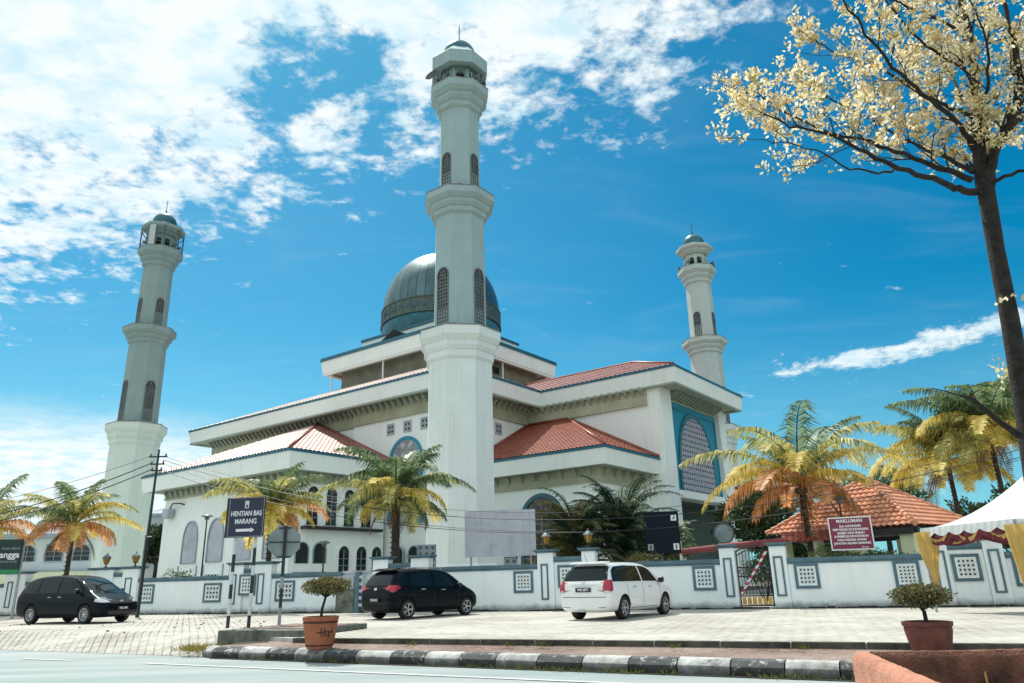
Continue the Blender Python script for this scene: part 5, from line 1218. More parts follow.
palm(Vector((-12.0, 36.6, 0)), 4.6, 'yellow coconut palm behind the bus station sign', 1.3, 21, 28, 'mix')
palm(Vector((-5.45, 33.7, 0)), 4.9, 'green and yellow coconut palm behind the black compact car, before the mosque', 1.3, 31, 32, 'green', coconuts=True, trunk_r=.24)
palm(Vector((12.5, 32.6, 0)), 4.95, 'large palm with orange drooping fronds beside the maroon notice', 1.66, 41, 27, 'orange', coconuts=True)
palm(at(990, 440, 40)*1+Vector((0, 0, -at(990, 440, 40).z)), 8.2, 'tallest green palm behind the white tent, next to the big tree trunk', 1.9, 51, 34, 'green')
palm(at(948, 466, 42)+Vector((0, 0, -at(948, 466, 42).z)), 7.2, 'yellow green palm above the right end of the red tiled pavilion roof', 1.8, 61, 32, 'mix')
palm(at(1030, 430, 44)+Vector((0, 0, -at(1030, 430, 44).z)), 9.6, 'palm at the far right edge behind the tree trunk', 1.9, 71, 30, 'mix')
# clumping feather palms in front of the right annex
def clump(loc, label, seed, h, sz, m1, m2, n=34, stems=5):
    rg = random.Random(seed); t = empty('areca_palm', loc, 0); tag(t, label, 'palm bush', 'bushy feather palms before the annex')
    for k in range(stems):
        a = rg.uniform(0, 6.28); mb = MB(); mb.tube([(math.cos(a)*.2, math.sin(a)*.2, -.05), (math.cos(a)*.35, math.sin(a)*.35, h*.5), (math.cos(a)*.45, math.sin(a)*.45, h*.8)], [.07, .06, .04], 7); mb.build('stem', M['palm_bark'], t)
    for i in range(n):
        az = rg.uniform(0, 6.28); f = rg.random(); r0 = rg.uniform(.1, .5)
        base = Vector((math.cos(az)*r0, math.sin(az)*r0, h*rg.uniform(.25, .85)))
        frond(rg, base, az, R(85-40*f), R(5-60*f), sz*rg.uniform(.8, 1.1), m1 if rg.random() < .75 else m2, t, .5, 28, .05, .35+.35*f)
    return t
clump(Vector((4.9, 35.6, 0)), 'dense dark green palm bush left of the navy board', 5, 4.6, 2.9, M['fr_dark'], M['fr_green'], 130, 6)
clump(Vector((2.7, 34.9, 0)), 'olive brown palm bush right of the blank grey board', 9, 4.3, 2.5, M['fr_olive'], M['fr_dark'], 105, 5)
clump(Vector((6.9, 35.9, 0)), 'small green palm bush half behind the navy board', 15, 3.6, 1.8, M['fr_green'], M['fr_dark'], 50, 4)

def leafmass(name, rg, centers, m, parent, n=2500, size=.12, hollow=.55):
    """leaves scattered through several ellipsoid clumps"""
    bm = bmesh.new(); tot = sum(c[1][0]*c[1][1]*c[1][2] for c in centers)
    for c, r in centers:
        k = int(n*r[0]*r[1]*r[2]/tot)
        for _ in range(k):
            d = rvec(rg); q = rg.uniform(hollow, 1.0)**.6; nz = .75+.5*mnoise.noise(d*2.3+Vector(c))
            p = Vector((c[0]+d.x*r[0]*q*nz, c[1]+d.y*r[1]*q*nz, c[2]+d.z*r[2]*q*nz)); leaf(bm, p, (d+rvec(rg)*.9).normalized(), rvec(rg), size*rg.uniform(.7, 1.4), size*.55)
    me = bpy.data.meshes.new(name); bm.to_mesh(me); bm.free(); me.materials.append(m); o = bpy.data.objects.new(name, me); col.objects.link(o); o.parent = parent
    return o
def tree(loc, h, r, label, seed, m, n=5000, size=.28, group='trees behind the boundary wall', cat='tree', trunk=.3, name='leafy_tree'):
    rg = random.Random(seed); t = empty(name, loc, 0); tag(t, label, cat, group)
    mb = MB(); mb.tube([(0, 0, -.1), (.1, 0, h*.35), (.0, .1, h*.7)], [trunk, trunk*.7, trunk*.4], 8)
    cs = []
    for k in range(9):
        a = rg.uniform(0, 6.28); q = rg.uniform(.2, .75)*r; c = Vector((math.cos(a)*q, math.sin(a)*q, h*rg.uniform(.5, .92))); rr = r*rg.uniform(.35, .6); cs.append((c, (rr, rr, rr*.75)))
        mb.tube([(0.05, .05, h*.4), c*.6+Vector((0, 0, h*.2)), c], [trunk*.4, trunk*.25, trunk*.08], 5)
    mb.build('trunk', M['bark'], t); leafmass('crown', rg, cs, m, t, n, size)
    return t
def base_of(x, y, Y): p = at(x, y, Y); return Vector((p.x, p.y, 0)), p.z
b_, z_ = base_of(762, 485, 48); tree(b_, z_, 3.2, 'dark green tree between the mosque portal and the orange palm', 3, M['leaf_dark'], 9000, .26)
b_, z_ = base_of(725, 510, 62); 
b_, z_ = base_of(875, 468, 60); tree(b_, z_, 3.4, 'small round treetop showing above the pavilion roof', 4, M['leaf_mid'], 5000, .34)
b_, z_ = base_of(812, 520, 52); tree(b_, z_, 3.8, 'dark tree behind the left side of the pavilion', 7, M['leaf_dark'], 7000, .28)
b_, z_ = base_of(1000, 490, 50); tree(b_, z_, 4.0, 'dark tree under the palms behind the white tent', 8, M['leaf_dark'], 8000, .30)
b_, z_ = base_of(161, 517, 95); tree(b_, z_, 3.2, 'distant tree seen between the left minaret and the mosque', 9, M['leaf_dark'], 4000, .45)
b_, z_ = base_of(20, 540, 90); tree(b_, z_, 5.0, 'distant tree behind the green billboard at the left edge', 10, M['leaf_mid'], 4500, .5)
def bush(s, y, r, h, label, seed, m, n=900, size=.10, group='low bushes behind the boundary wall', z=0):
    rg = random.Random(seed); p = wp(s, y, 0); t = empty('bush', p, 0); tag(t, label, 'bush', group)
    mb = MB(); 
    for k in range(5): a = rg.uniform(0, 6.28); mb.tube([(0, 0, 0), (math.cos(a)*r*.4, math.sin(a)*r*.4, h*.75)], [.03, .012], 5)
    mb.build('stem', M['bark'], t)
    cs = [(Vector((rg.uniform(-.5, .5)*r, rg.uniform(-.4, .4)*r, h*rg.uniform(.55, .85))), (r*.55, r*.5, h*.26)) for _ in range(6)]; leafmass('foliage', rg, cs, m, t, n, size); return t
bush(5.2, 1.4, 1.3, 2.0, 'clipped yellow green bush under the navy board', 1, M['leaf_olive'], 2200)
bush(-.1+.9, 1.2, .8, 2.15, 'brown leaved bush between the blank grey board and the left lantern', 2, M['leaf_olive'], 1200)
bush(11.6, 3.2, 1.6, 1.95, 'green bush seen under the pavilion roof behind the maroon notice', 3, M['leaf_mid'], 2500)
bush(13.6, 3.4, 1.5, 1.9, 'green bush right of the pavilion middle pillar', 4, M['leaf_mid'], 3000)
bush(-18.7, 1.0, .9, 2.0, 'pale leafy bush behind the wall right of the utility pole', 5, M['leaf_mid'], 1300)
bush(9.0, 3.0, 1.3, 2.0, 'green bush seen through the black gate', 6, M['leaf_dark'], 2000)

# ------------------------------------------------------------------ big flowering street tree on the right
big = empty('flowering_tree', (0, 0, 0), 0)
rg = random.Random(77); TB = Vector((9.75, 14.2, -.1))
big.location = TB; tag(big, 'tall tree with dark bare branches and pale yellow leaves leaning in at the top right', 'tree')
def P2(x, y, D): return at(x, y, D)-TB
trunkp = [Vector((0.05, 0, -.05)), P2(1043, 520, 14.2), P2(1027, 420, 14.1), P2(1010, 320, 14.0), P2(996, 250, 14), P2(985, 185, 14)]
mb = MB(); mb.tube(trunkp, [.25, .22, .19, .168, .160, .172], 14)
limbs = []
def limb(pts, r0, r1, sub=1.0):
    P_ = [P2(*p) for p in pts]; Q = []
    for i in range(len(P_)-1):     # subdivide with a slight wobble
        for k in range(4):
            t = k/4; q = P_[i].lerp(P_[i+1], t); q = q+rvec(rg)*.035*(1 if (i or k) else 0); Q.append(q)
    Q.append(P_[-1]); n = len(Q); rr = [r0+(r1-r0)*(i/(n-1))**.8 for i in range(n)]
    mb.tube(Q, rr, 7); limbs.append((Q, rr, sub))
limb([(985, 190, 14), (979, 165, 14), (978, 120, 14), (974, 70, 14.2), (968, 30, 14.4), (955, -20, 14.6), (940, -80, 15)], .17, .04)
limb([(987, 190, 14), (992, 155, 13.9), (1010, 125, 13.6), (1022, 90, 13.4), (1015, 50, 13.3), (1002, 0, 13.2), (985, -60, 13)], .15, .03)
limb([(1008, 128, 13.6), (1030, 110, 14), (1050, 70, 14.5)], .08, .03)
limb([(975, 192, 14), (955, 188, 13.8), (925, 176, 13.5), (890, 164, 13.2), (860, 150, 13), (823, 131, 12.7), (790, 126, 12.5), (760, 112, 12.3)], .085, .012, 1.2)
limb([(972, 180, 14), (940, 168, 14.1), (905, 155, 14.3), (870, 142, 14.5), (820, 130, 14.8), (775, 105, 15), (740, 90, 15.2)], .075, .010, 1.2)
limb([(900, 168, 13.3), (880, 174, 13.1), (850, 168, 12.9), (815, 150, 12.7), (780, 143, 12.6), (750, 139, 12.5)], .03, .006, .5)
limb([(973, 172, 14), (950, 160, 14.4), (920, 148, 14.9), (890, 130, 15.3), (850, 110, 15.6), (800, 80, 16)], .06, .01)
limb([(974, 150, 14), (962, 128, 13.7), (930, 100, 13.4), (900, 75, 13.1), (870, 40, 12.9), (850, 10, 12.7), (830, -30, 12.5)], .07, .012, 1.2)
limb([(977, 118, 14), (945, 105, 14.5), (915, 90, 15), (880, 70, 15.5), (830, 50, 16), (800, 30, 16.3)], .055, .01)
limb([(975, 80, 14.2), (950, 60, 14.0), (920, 40, 13.8), (890, 5, 13.5), (860, -40, 13.3)], .05, .01)
limb([(968, 35, 14.4), (930, 15, 14.7), (890, 0, 15), (840, -15, 15.3)], .045, .01)
limb([(984, 150, 14), (1000, 140, 14.8), (1010, 100, 15.5), (1012, 50, 16)], .05, .01)
limb([(990, 185, 14), (1010, 175, 13.6), (1040, 165, 13.3), (1080, 150, 13)], .05, .02)
limb([(980, 130, 14), (960, 90, 15), (935, 50, 16), (910, 10, 16.8)], .055, .01)
limb([(975, 120, 14), (990, 80, 13), (985, 40, 12.3), (970, 0, 11.9)], .05, .01)
tips = []
def twig(p, d, ln, r, lev):
    if (TB+p).z < 9.15 or (TB+p+d.normalized()*ln).z < 9.1: return
    q = [p]; dd = d.normalized()
    for k in range(4):
        dd = (dd+rvec(rg)*.22+Vector((0, 0, .05))).normalized(); q.append(q[-1]+dd*ln/4)
    mb.tube(q, [r*(1-.8*k/4)+.002 for k in range(5)], 4 if lev > 0 else 5, cap=False)
    if lev > 0:
        for k in (1, 2, 3, 4):
            if rg.random() < .72: twig(q[k], (dd+rvec(rg)*.95), ln*rg.uniform(.45, .7), r*.5, lev-1)
    if lev <= 1:
        for k in (2, 3, 4): tips.append((q[k], dd))
for Q, rr, sub in limbs:
    n = len(Q)
    for i in range(3, n, 2):
        for _ in range(1 if rg.random() < .75 else 2):
            d = (Q[min(i+1, n-1)]-Q[i-1]).normalized(); o_ = rvec(rg)*.9; twig(Q[i], d*.8+o_+Vector((0, 0, .45)), rg.uniform(.55, 1.0)*sub*(1.1 if i < n*.8 else .7), max(.010, rr[i]*.36), 2)
    twig(Q[-1], (Q[-1]-Q[-2]), .5, .008, 1)
# dead branch low on the trunk
dp = [P2(1020, 436, 14), P2(1000, 422, 13.9), P2(983, 408, 13.8), P2(971, 398, 13.8), P2(958, 395, 13.8), P2(945, 391, 13.8), P2(931, 388, 13.8)]
mb.tube(dp, [.07, .055, .05, .045, .016, .012, .006], 6); mb.tube([dp[3], dp[3]+Vector((.02, 0, .10))], [.04, .03], 6)
mb.build('trunk', M['bark'], big, smooth='auto')
bm = bmesh.new()
def flower(p, d, k):
    for _ in range(k):
        dd = (d*.4+rvec(rg)+Vector((0, 0, .5))).normalized(); leaf(bm, p+rvec(rg)*.085, dd, rvec(rg), rg.uniform(.07, .15), rg.uniform(.045, .08))
rg.shuffle(tips); young = tips[::11]; tips = [q_ for i_, q_ in enumerate(tips) if i_ % 9 != 1]
for p, d in tips: flower(p, d, rg.randint(3, 6)) if (TB+p).z > 8.6 else None
for _ in range(26): flower(P2(1004, 372+rg.uniform(-9, 12), 13.8)+rvec(rg)*.10+Vector((-.05, 0, 0)), Vector((-1, 0, 0)), 1)
for i in range(30): t = i/29; flower(P2(996+38*t, 301-8*t+3*math.sin(t*14), 13.75), Vector((1, 0, 0)), 1)
me = bpy.data.meshes.new('crown'); bm.to_mesh(me); bm.free(); me.materials.append(M['leaf_cream']); o = bpy.data.objects.new('crown', me); col.objects.link(o); o.parent = big
bm = bmesh.new()
for p, d in young:
    for _ in range(2): leaf(bm, p+rvec(rg)*.06, (rvec(rg)+Vector((0, 0, .3))).normalized(), rvec(rg), rg.uniform(.10, .17), .06)
me = bpy.data.meshes.new('young_leaves'); bm.to_mesh(me); bm.free(); me.materials.append(M['leaf_young']); o = bpy.data.objects.new('young_leaves', me); col.objects.link(o); o.parent = big

# ------------------------------------------------------------------ potted trees
def potted(loc, label, r, h, pm, crown_c, crown_r, seed, marks=False, n=3000):
    rg = random.Random(seed); t = empty('potted_tree', loc, 0); tag(t, label, 'potted tree', 'clipped trees in clay pots on the kerb side paving')
    mb = MB(); mb.lathe([(r*.55, 0), (r*.72, h*.02), (r*.86, h*.35), (r*.97, h*.75), (r*.96, h*.86), (r*1.02, h*.87), (r*1.04, h*.99), (r*.93, h), (r*.90, h*.88), (r*.1, h*.87)], 36); pot = mb.build('pot', pm, t, smooth='auto')
    mb = MB(); mb.lathe([(.01, h*.90), (r*.89, h*.89), (r*.89, h*.86), (.01, h*.86)], 24); mb.build('soil', M['soil'], t)
    mb = MB()
    if marks:
        mb.lathe([(r*.985, h*.80), (r*1.0, h*.80), (r*1.0, h*.84), (r*.985, h*.84)], 36, cap=False); mb.lathe([(r*.70, h*.10), (r*.78, h*.10), (r*.80, h*.14), (r*.72, h*.14)], 36, cap=False)
        for (a, z, ln, w) in ((-80, .52, .10, .02), (-72, .58, .02, .10), (-66, .50, .10, .018), (-60, .56, .02, .09), (-50, .54, .09, .02), (-44, .47, .02, .12), (-36, .52, .10, .018), (-30, .58, .018, .10), (-55, .44, .06, .016), (-70, .42, .06, .016)):
            a = R(a); rr = r*(.86+.11*(z-.35)/.4)+.004; mb.box((rr*math.cos(a), rr*math.sin(a), z*h), (.012, ln, w), rz=a)
        mb.build('pot_marking', M['soil'], pot)
    c = Vector(crown_c); rxy, rz2 = crown_r
    mb = MB(); mb.tube([(0, 0, h*.86), Vector((c.x*.2, 0, h+.15)), Vector((c.x*.8, 0, c.z-rz2*.8)), Vector((c.x, 0, c.z))], [.035, .03, .026, .02], 7)
    for k in range(16):
        d = rvec(rg); mb.tube([Vector((c.x*.8, 0, c.z-rz2*.8)), c+Vector((d.x*rxy*.8, d.y*rxy*.8, abs(d.z)*rz2*.5-rz2*.2))], [.014, .004], 4)
    mb.build('trunk', M['bark'], t)
    cs = []
    for k in range(14):
        a = k*2.4; q = rxy*.72*math.sqrt(k/14); cs.append((c+Vector((math.cos(a)*q, math.sin(a)*q, rg.uniform(-.15, .12)*rz2)), (rxy*.36, rxy*.36, rz2*.68*(1-.45*(q/rxy)))))
    leafmass('foliage', rg, cs, M['leaf_bonsai'], t, n, .05, .35)
    return t
potted(Vector((-4.33, 17.05, -.158)), 'clipped tree in an orange clay pot with dark marks, beside the octagonal sign', .375, .66, M['terracotta'], (.10, 0, 1.31), (.57, .33), 4, True, 5200)
potted(Vector((6.44, 12.43, -.125)), 'clipped tree in a dark red clay pot near the tent', .355, .50, M['pot_red'], (-.04, 0, .90), (.49, .29), 6, False, 5200)

# ------------------------------------------------------------------ sign slab, signs and posts
slab = MB(); a = Vector((-7.45, 19.35, 0)); b_ = Vector((-5.15, 18.45, 0)); q = Vector((.36, .93, 0)).normalized()*2.9
slab.prism([a+Vector((0, 0, -.17)), b_+Vector((0, 0, -.17)), b_+q+Vector((0, 0, -.17)), a+q+Vector((0, 0, -.17))], (0, 0, .31)); so = slab.build('concrete_plinth', M['concrete'], bevel=.015); tag(so, 'low weathered concrete plinth carrying the sign posts', 'plinth')
mb = MB(); mb.prism([a+(b_-a)*.12+q*.3+Vector((0, 0, .142)), b_-(b_-a)*.05+q*.2+Vector((0, 0, .142)), b_-(b_-a)*.05+q*.9+Vector((0, 0, .142)), a+(b_-a)*.12+q*.9+Vector((0, 0, .142))], (0, 0, .012)); mb.build('brick_top', M['bricks'], so)
def banded_post(parent, x, y, z0, z1, r, bands, m1, m2, name='post'):
    """painted pipe: one mesh, two paint colours"""
    mb = MB(); zs = [z0]+[z for z in bands if z0 < z < z1]+[z1]
    for i, (a_, b2) in enumerate(zip(zs, zs[1:])):
        mb.mi = i % 2; mb.lathe([(r, a_), (r, b2)], 12, c=(x, y, 0), cap=False)
    mb.mi = 0; mb.lathe([(r, z1), (r*.3, z1+.01)], 12, c=(x, y, 0)); return mb.build(name, [m1, m2], parent, smooth='auto')
sg_o = Vector((-7.66, 20.35, .14)); srz = R(-10)
sign = empty('direction_sign', sg_o, srz); tag(sign, 'dark blue board reading HENTIAN BAS MARANG with an arrow, on two striped posts', 'sign')
banded_post(sign, 0.02, .10, 0, 3.25, .045, [.30, .72, 1.08, 1.40, 1.85], M['black_paint'], M['white_post']); banded_post(sign, .60, .12, 0, 3.25, .045, [.30, .85, 1.30, 1.55, 2.0], M['black_paint'], M['white_post'])
mb = MB(); mb.bx(-.26, .86, -.01, .055, 2.28, 3.34); bd = mb.build('sign_box', M['black_paint'], sign, bevel=.01)
mb = MB(); mb.bx(-.155, .85, -.022, -.011, 2.30, 3.32); mb.build('sign_face', M['signblue'], bd)
mb = MB(); ring_frame(mb, face_map('v', -.022), [(-.165, 2.29), (.86, 2.29), (.86, 3.33), (-.165, 3.33)], [(-.15, 2.305), (.845, 2.305), (.845, 3.315), (-.15, 3.315)], 0, .006); mb.build('sign_border', M['grey_metal'], bd)
Mt = lambda x, z: Matrix.Translation((x, -.026, z)) @ UPRIGHT
text_mesh('HENTIAN BAS', .185, Mt(.35, 2.90), M['letter'], bd, extrude=.003, bold=.0035, sx=.78)
text_mesh('MARANG', .185, Mt(.35, 2.69), M['letter'], bd, extrude=.003, bold=.0035, sx=.82)
mb = MB(); fmS = face_map('v', -.023)
mb.prism([fmS(.08, 2.43), fmS(.50, 2.43), fmS(.50, 2.50), fmS(.08, 2.50)], (0, -.005, 0)); mb.prism([fmS(.505, 2.40), fmS(.62, 2.465), fmS(.505, 2.53)], (0, -.005, 0)); mb.build('arrow', M['letter'], bd)
mb = MB(); ring_frame(mb, fmS, [(.29, 3.04), (.41, 3.04), (.41, 3.24), (.29, 3.24)], [(.32, 3.06), (.38, 3.06), (.38, 3.14), (.32, 3.14)], 0, .005); mb.prism([fmS(.31, 3.17), fmS(.35, 3.12), fmS(.37, 3.17), fmS(.35, 3.21)], (0, -.007, 0)); mb.build('emblem', M['lamp_clear'], bd)
st = empty('octagonal_sign', Vector((-6.48, 21.1, .14)), R(12)); tag(st, 'back of an octagonal stop sign with black cross brackets on a striped post', 'sign')
banded_post(st, 0, 0, 0, 2.62, .045, [.45, .95, 1.25], M['grey_metal'], M['black_paint'])
mb = MB(); mb.lathe([(.47, -.006), (.47, .006)], 8, rot0=R(22.5), apothem=False, mtx=Matrix.Translation((-.02, .085, 2.18)) @ Matrix.Rotation(R(90), 4, 'X')); mb.build('plate', M['sign_back'], st)
mb = MB(); mb.bx(-.43, .42, .045, .078, 2.16, 2.19); mb.build('bracket', M['black'], st); mb = MB(); mb.bx(-.035, .035, -.055, -.046, 1.75, 2.62); mb.bx(-.035, .035, .047, .077, 1.75, 2.15); mb.build('bracket', M['black'], st)
for z in (1.78, 2.56): mb = MB(); mb.bx(-.18, .18, .046, .077, z-.015, z+.015); mb.build('bracket', M['black'], st)
# maroon notice board
nb = empty('notice_board', wp(12.26, .45, 0), WROT); tag(nb, 'maroon notice board with white lettering above the wall, before the pavilion', 'sign')
mb = MB(); mb.bx(-.66, .66, -.02, .02, 1.88, 2.93); mb.build('panel', M['sign_red'], nb)
mb = MB(); ring_frame(mb, face_map('v', -.02), [(-.69, 1.85), (.69, 1.85), (.69, 2.96), (-.69, 2.96)], [(-.65, 1.89), (.65, 1.89), (.65, 2.92), (-.65, 2.92)], -.03, .012); mb.build('frame', M['letter'], nb)
for i, (tx, sz, sx) in enumerate((('MAKLUMAN', .19, .95), ('Zon LARANGAN', .125, .9), ('MEROKOK DI KAWASAN', .125, .95), ('MASJID DAN SURAU', .12, .95), ('& PREMIS INI DIWARTAKAN', .12, .85), ('BAGI ORANG AWAM', .12, .95), ('JABATAN AGAMA MARANG', .12, .92))):
    z = 2.82-(0 if i == 0 else .055+.115*i)
    text_mesh(tx, sz*.84, Matrix.Translation((0, -.028, z)) @ UPRIGHT, M['letter'], nb, extrude=.003, bold=.004, sx=sx)
text_mesh('Marang', .07, Matrix.Translation((.38, -.028, 1.94)) @ UPRIGHT, M['letter'], nb, extrude=.003, bold=.001)
for x in (-.5, .5): mb = MB(); mb.bx(x-.03, x+.03, .022, .08, 0, 2.88); mb.build('post', M['black'], nb)
# navy board with small white pictograms
bo = empty('navy_board', (6.32, 33.0, 0), R(-8)); tag(bo, 'navy blue information board with small white pictogram squares behind the wall', 'sign')
mb = MB(); mb.bx(-.74, .76, -.04, .04, 2.08, 3.86); mb.build('panel', M['board_dark'], bo, bevel=.008)
for x, z, lab in ((.55, 3.58, 0), (.57, 2.36, 1), (-.52, 2.36, 2)):
    mb = MB(); mb.bx(x-.12, x+.12, -.048, -.041, z-.13, z+.13); sq = mb.build('pictogram', M['letter'] if lab < 2 else M['grey_metal'], bo)
    mb = MB()
    if lab == 0: mb.prism([(x-.05, -.052, z-.07), (x+.0, -.052, z-.07), (x+.07, -.052, z+.07), (x+.02, -.052, z+.07)], (0, .003, 0))
    else: mb.lathe([(.001, -.003), (.03, -.003), (.03, .003), (.001, .003)], 12, mtx=Matrix.Translation((x, -.051, z+.06)) @ Matrix.Rotation(R(90), 4, 'X')); mb.bx(x-.03, x+.03, -.053, -.049, z-.09, z+.02)
    mb.build('symbol', M['board_dark'], sq)
for x in (-.7, .72): mb = MB(); mb.bx(x-.035, x+.035, .042, .10, 0, 3.7); mb.build('post', M['white_post'], bo)
# blank grey board
bo = empty('blank_board', (-.72, 33.0, 0), R(-3)); tag(bo, 'blank weathered grey board standing at the foot of the central minaret', 'board')
mb = MB(); mb.bx(-1.56, 1.54, -.03, .03, 2.14, 4.10); mb.build('panel', M['board_grey'], bo, bevel=.005)
for x in (-1.3, 1.3): mb = MB(); mb.bx(x-.04, x+.04, .032, .1, 0, 4.0); mb.build('post', M['grey_metal'], bo)
for x in (-2.9, 0.0):   # lattice screens at the foot of the minaret
    pass
ls = empty('lattice_screen', (-4.05, 34.0, 0), R(-6)); tag(ls, 'patterned blue grey lattice screen between the palm trunk and the central minaret', 'screen')
mb = MB(); mb.bx(-.42, .42, .0, .05, 0, 2.75); mb.build('backing', M['slate'], ls); mb = MB(); lattice_bars(mb, face_map('v', 0.0), -.42, .42, 1.2, 2.75, .28, .004, .05, None, .02); mb.build('lattice', M['board_grey'], ls)
ls = empty('lattice_screen', (-.30, 34.2, 0), R(-6)); tag(ls, 'small patterned screen below the blank grey board', 'screen')
mb = MB(); mb.bx(-.30, .30, .0, .05, 0, 2.15); mb.build('backing', M['slate'], ls); mb = MB(); lattice_bars(mb, face_map('v', 0.0), -.30, .30, 1.2, 2.1, .28, .004, .05, None, .02); mb.build('lattice', M['board_grey'], ls)
# green billboard at the left edge
bb_ = empty('billboard', (-24.2, 36.0, 0), R(12)); tag(bb_, 'dark green billboard with white lettering ending in angga at the left edge', 'billboard')
mb = MB(); mb.bx(-1.6, .58, -.06, .06, 2.20, 3.58); mb.build('panel', M['board_green'], bb_, bevel=.01); mb = MB(); mb.bx(-1.6, .58, -.062, .062, 1.98, 2.198); mb.build('base_strip', M['green_strip'], bb_)
text_mesh('angga', .40, Matrix.Translation((.53, -.065, 2.86)) @ UPRIGHT, M['letter'], bb_, extrude=.003, bold=.008, align='RIGHT', sx=.95)
text_mesh('PUSAT SERVIS', .13, Matrix.Translation((.52, -.065, 3.15)) @ UPRIGHT, M['grey_metal'], bb_, extrude=.003, bold=.001, align='RIGHT')
text_mesh('INDUSTRI BATIK', .12, Matrix.Translation((.48, -.065, 2.55)) @ UPRIGHT, M['grey_metal'], bb_, extrude=.003, bold=.001, align='RIGHT')
for x in (-1.2, .6): mb = MB(); mb.bx(x-.05, x+.05, .064, .14, 0, 3.5); mb.build('post', M['grey_metal'], bb_)

# ------------------------------------------------------------------ poles, street lamps, wires, mirror, barrier
up_ = empty('utility_pole', (-16.9, 34.45, 0), 0); tag(up_, 'slim black utility pole behind the front of the navy minivan', 'utility pole')
mb = MB(); mb.tube([(0, 0, -.1), (0.02, 0, 3), (.05, 0, 7.45)], [.085, .07, .045], 10); mb.build('post', M['black'], up_, smooth='auto')
for z, w in ((7.1, .42), (6.75, .32), (6.45, .25)):
    mb = MB(); mb.box((.05, 0, z), (w*2, .07, .06)); c = mb.build('crossarm', M['black'], up_)
    for k in (-1, 1): q = MB(); q.lathe([(.03, 0), (.05, .03), (.03, .06), (.045, .09), (.01, .13)], 8, c=(.05+k*w*.85, 0, z+.03)); q.build('insulator', M['dish'], c)
mb = MB(); mb.box((.0, -.12, 1.8), (.05, .05, 3.4)); mb.build('cable_guard', M['dish'], up_)
mb = MB(); mb.bx(-.15, .25, -.10, -.06, 3.42, 3.46); mb.build('clamp', M['white_post'], up_)
def wire(a, b, sag, r, label, n=36):
    a, b = Vector(a), Vector(b); mb = MB(); o0 = a.copy()
    mb.tube([a.lerp(b, i/n)-Vector((0, 0, sag*4*(i/n)*(1-i/n))) - o0 for i in range(n+1)], r, 5, cap=False)
    o = mb.build('overhead_wire', M['black'], None, smooth=True); o.location = o0; tag(o, label, 'wire', 'overhead wires'); return o
p = Vector((-16.9, 34.45, 0))
wire(p+Vector((-.3, 0, 7.15)), at(-60, 512, 33), .25, .010, 'uppermost thin wire from the slim black pole to the left edge')
wire(p+Vector((-.25, 0, 6.8)), at(-60, 527, 33), .30, .024, 'thick cable sagging left from the slim black pole, upper of two')
wire(p+Vector((-.2, 0, 6.5)), at(-60, 534, 33), .30, .024, 'thick cable sagging left from the slim black pole, lower of two')
wire(p+Vector((.35, 0, 7.1)), at(1110, 412, 26), 3.05, .009, 'highest thin wire crossing in front of the mosque to the right edge', 60)
wire(p+Vector((.3, 0, 6.95)), at(1110, 421, 26), 3.1, .015, 'dark cable crossing the mosque front, second from the top', 60)
wire(p+Vector((.3, 0, 6.78)), at(1110, 430, 25.5), 3.3, .010, 'thin cable crossing the mosque front, just under the thicker pair', 60)
wire(p+Vector((.3, 0, 6.45)), at(1110, 427, 26), 3.25, .014, 'lowest cable dipping across the arches and palm crowns', 60)
def lampost(loc, h, label):
    t = empty('street_lamp', loc, 0); tag(t, label, 'street lamp', 'thin garden lamp posts')
    mb = MB(); mb.tube([(0, 0, 0), (0, 0, h)], [.05, .035], 8); mb.build('post', M['black'], t)
    mb = MB(); mb.lathe([(.10, h), (.12, h+.12), (.30, h+.16), (.22, h+.24), (.05, h+.28)], 14); mb.build('lamp_head', M['dish'], t, smooth='auto')
lampost(Vector((-15.75, 38.1, 0)), 4.45, 'thin lamp post before the blind arches of the left annex'); lampost(Vector((13.55, 31.4, 0)), 3.9, 'thin lamp post directly behind the maroon notice')
lampost(Vector((-9.3, 36.5, 0)), 2.9, 'thin lamp post behind the wall between the first two palms')
mr = empty('convex_mirror', (10.0, 36.6, 0), R(-20)); tag(mr, 'round convex traffic mirror in front of the mosque portal', 'mirror')
mb = MB(); mb.tube([(0, 0, 0), (0, 0, 3.0)], .04, 8); mb.build('post', M['grey_metal'], mr)
mb = MB(); mb.lathe([(.001, -.12), (.25, -.09), (.44, -.02)], 24, mtx=Matrix.Translation((0, -.05, 3.05)) @ Matrix.Rotation(R(-90), 4, 'X'), cap=False); mb.build('mirror_glass', M['mirror'], mr, smooth=True)
mb = MB(); mb.lathe([(.44, -.05), (.50, -.04), (.50, .04), (.44, .04)], 24, mtx=Matrix.Translation((0, -.05, 3.05)) @ Matrix.Rotation(R(-90), 4, 'X'), cap=False); mb.build('rim', M['dish'], mr, smooth='auto')
br = MB(); o0 = Vector((7.05, 33.2, 0)); br.tube([(0, 0, 2.13), (2.2, -.4, 2.33), (4.3, -.8, 2.45)], .13, 12); bo = br.build('red_pipe', M['pink_pipe'], None, smooth='auto'); bo.location = o0; tag(bo, 'long faded red pipe running just above the wall behind the gate', 'pipe')
mb = MB(); mb.tube([(0.1, 0, 0), (.1, 0, 2.6)], .03, 6); mb.build('pipe_post', M['white_post'], bo); mb = MB(); mb.tube([(4.2, -.78, 0), (4.2, -.78, 2.4)], .03, 6); mb.build('pipe_post', M['white_post'], bo)

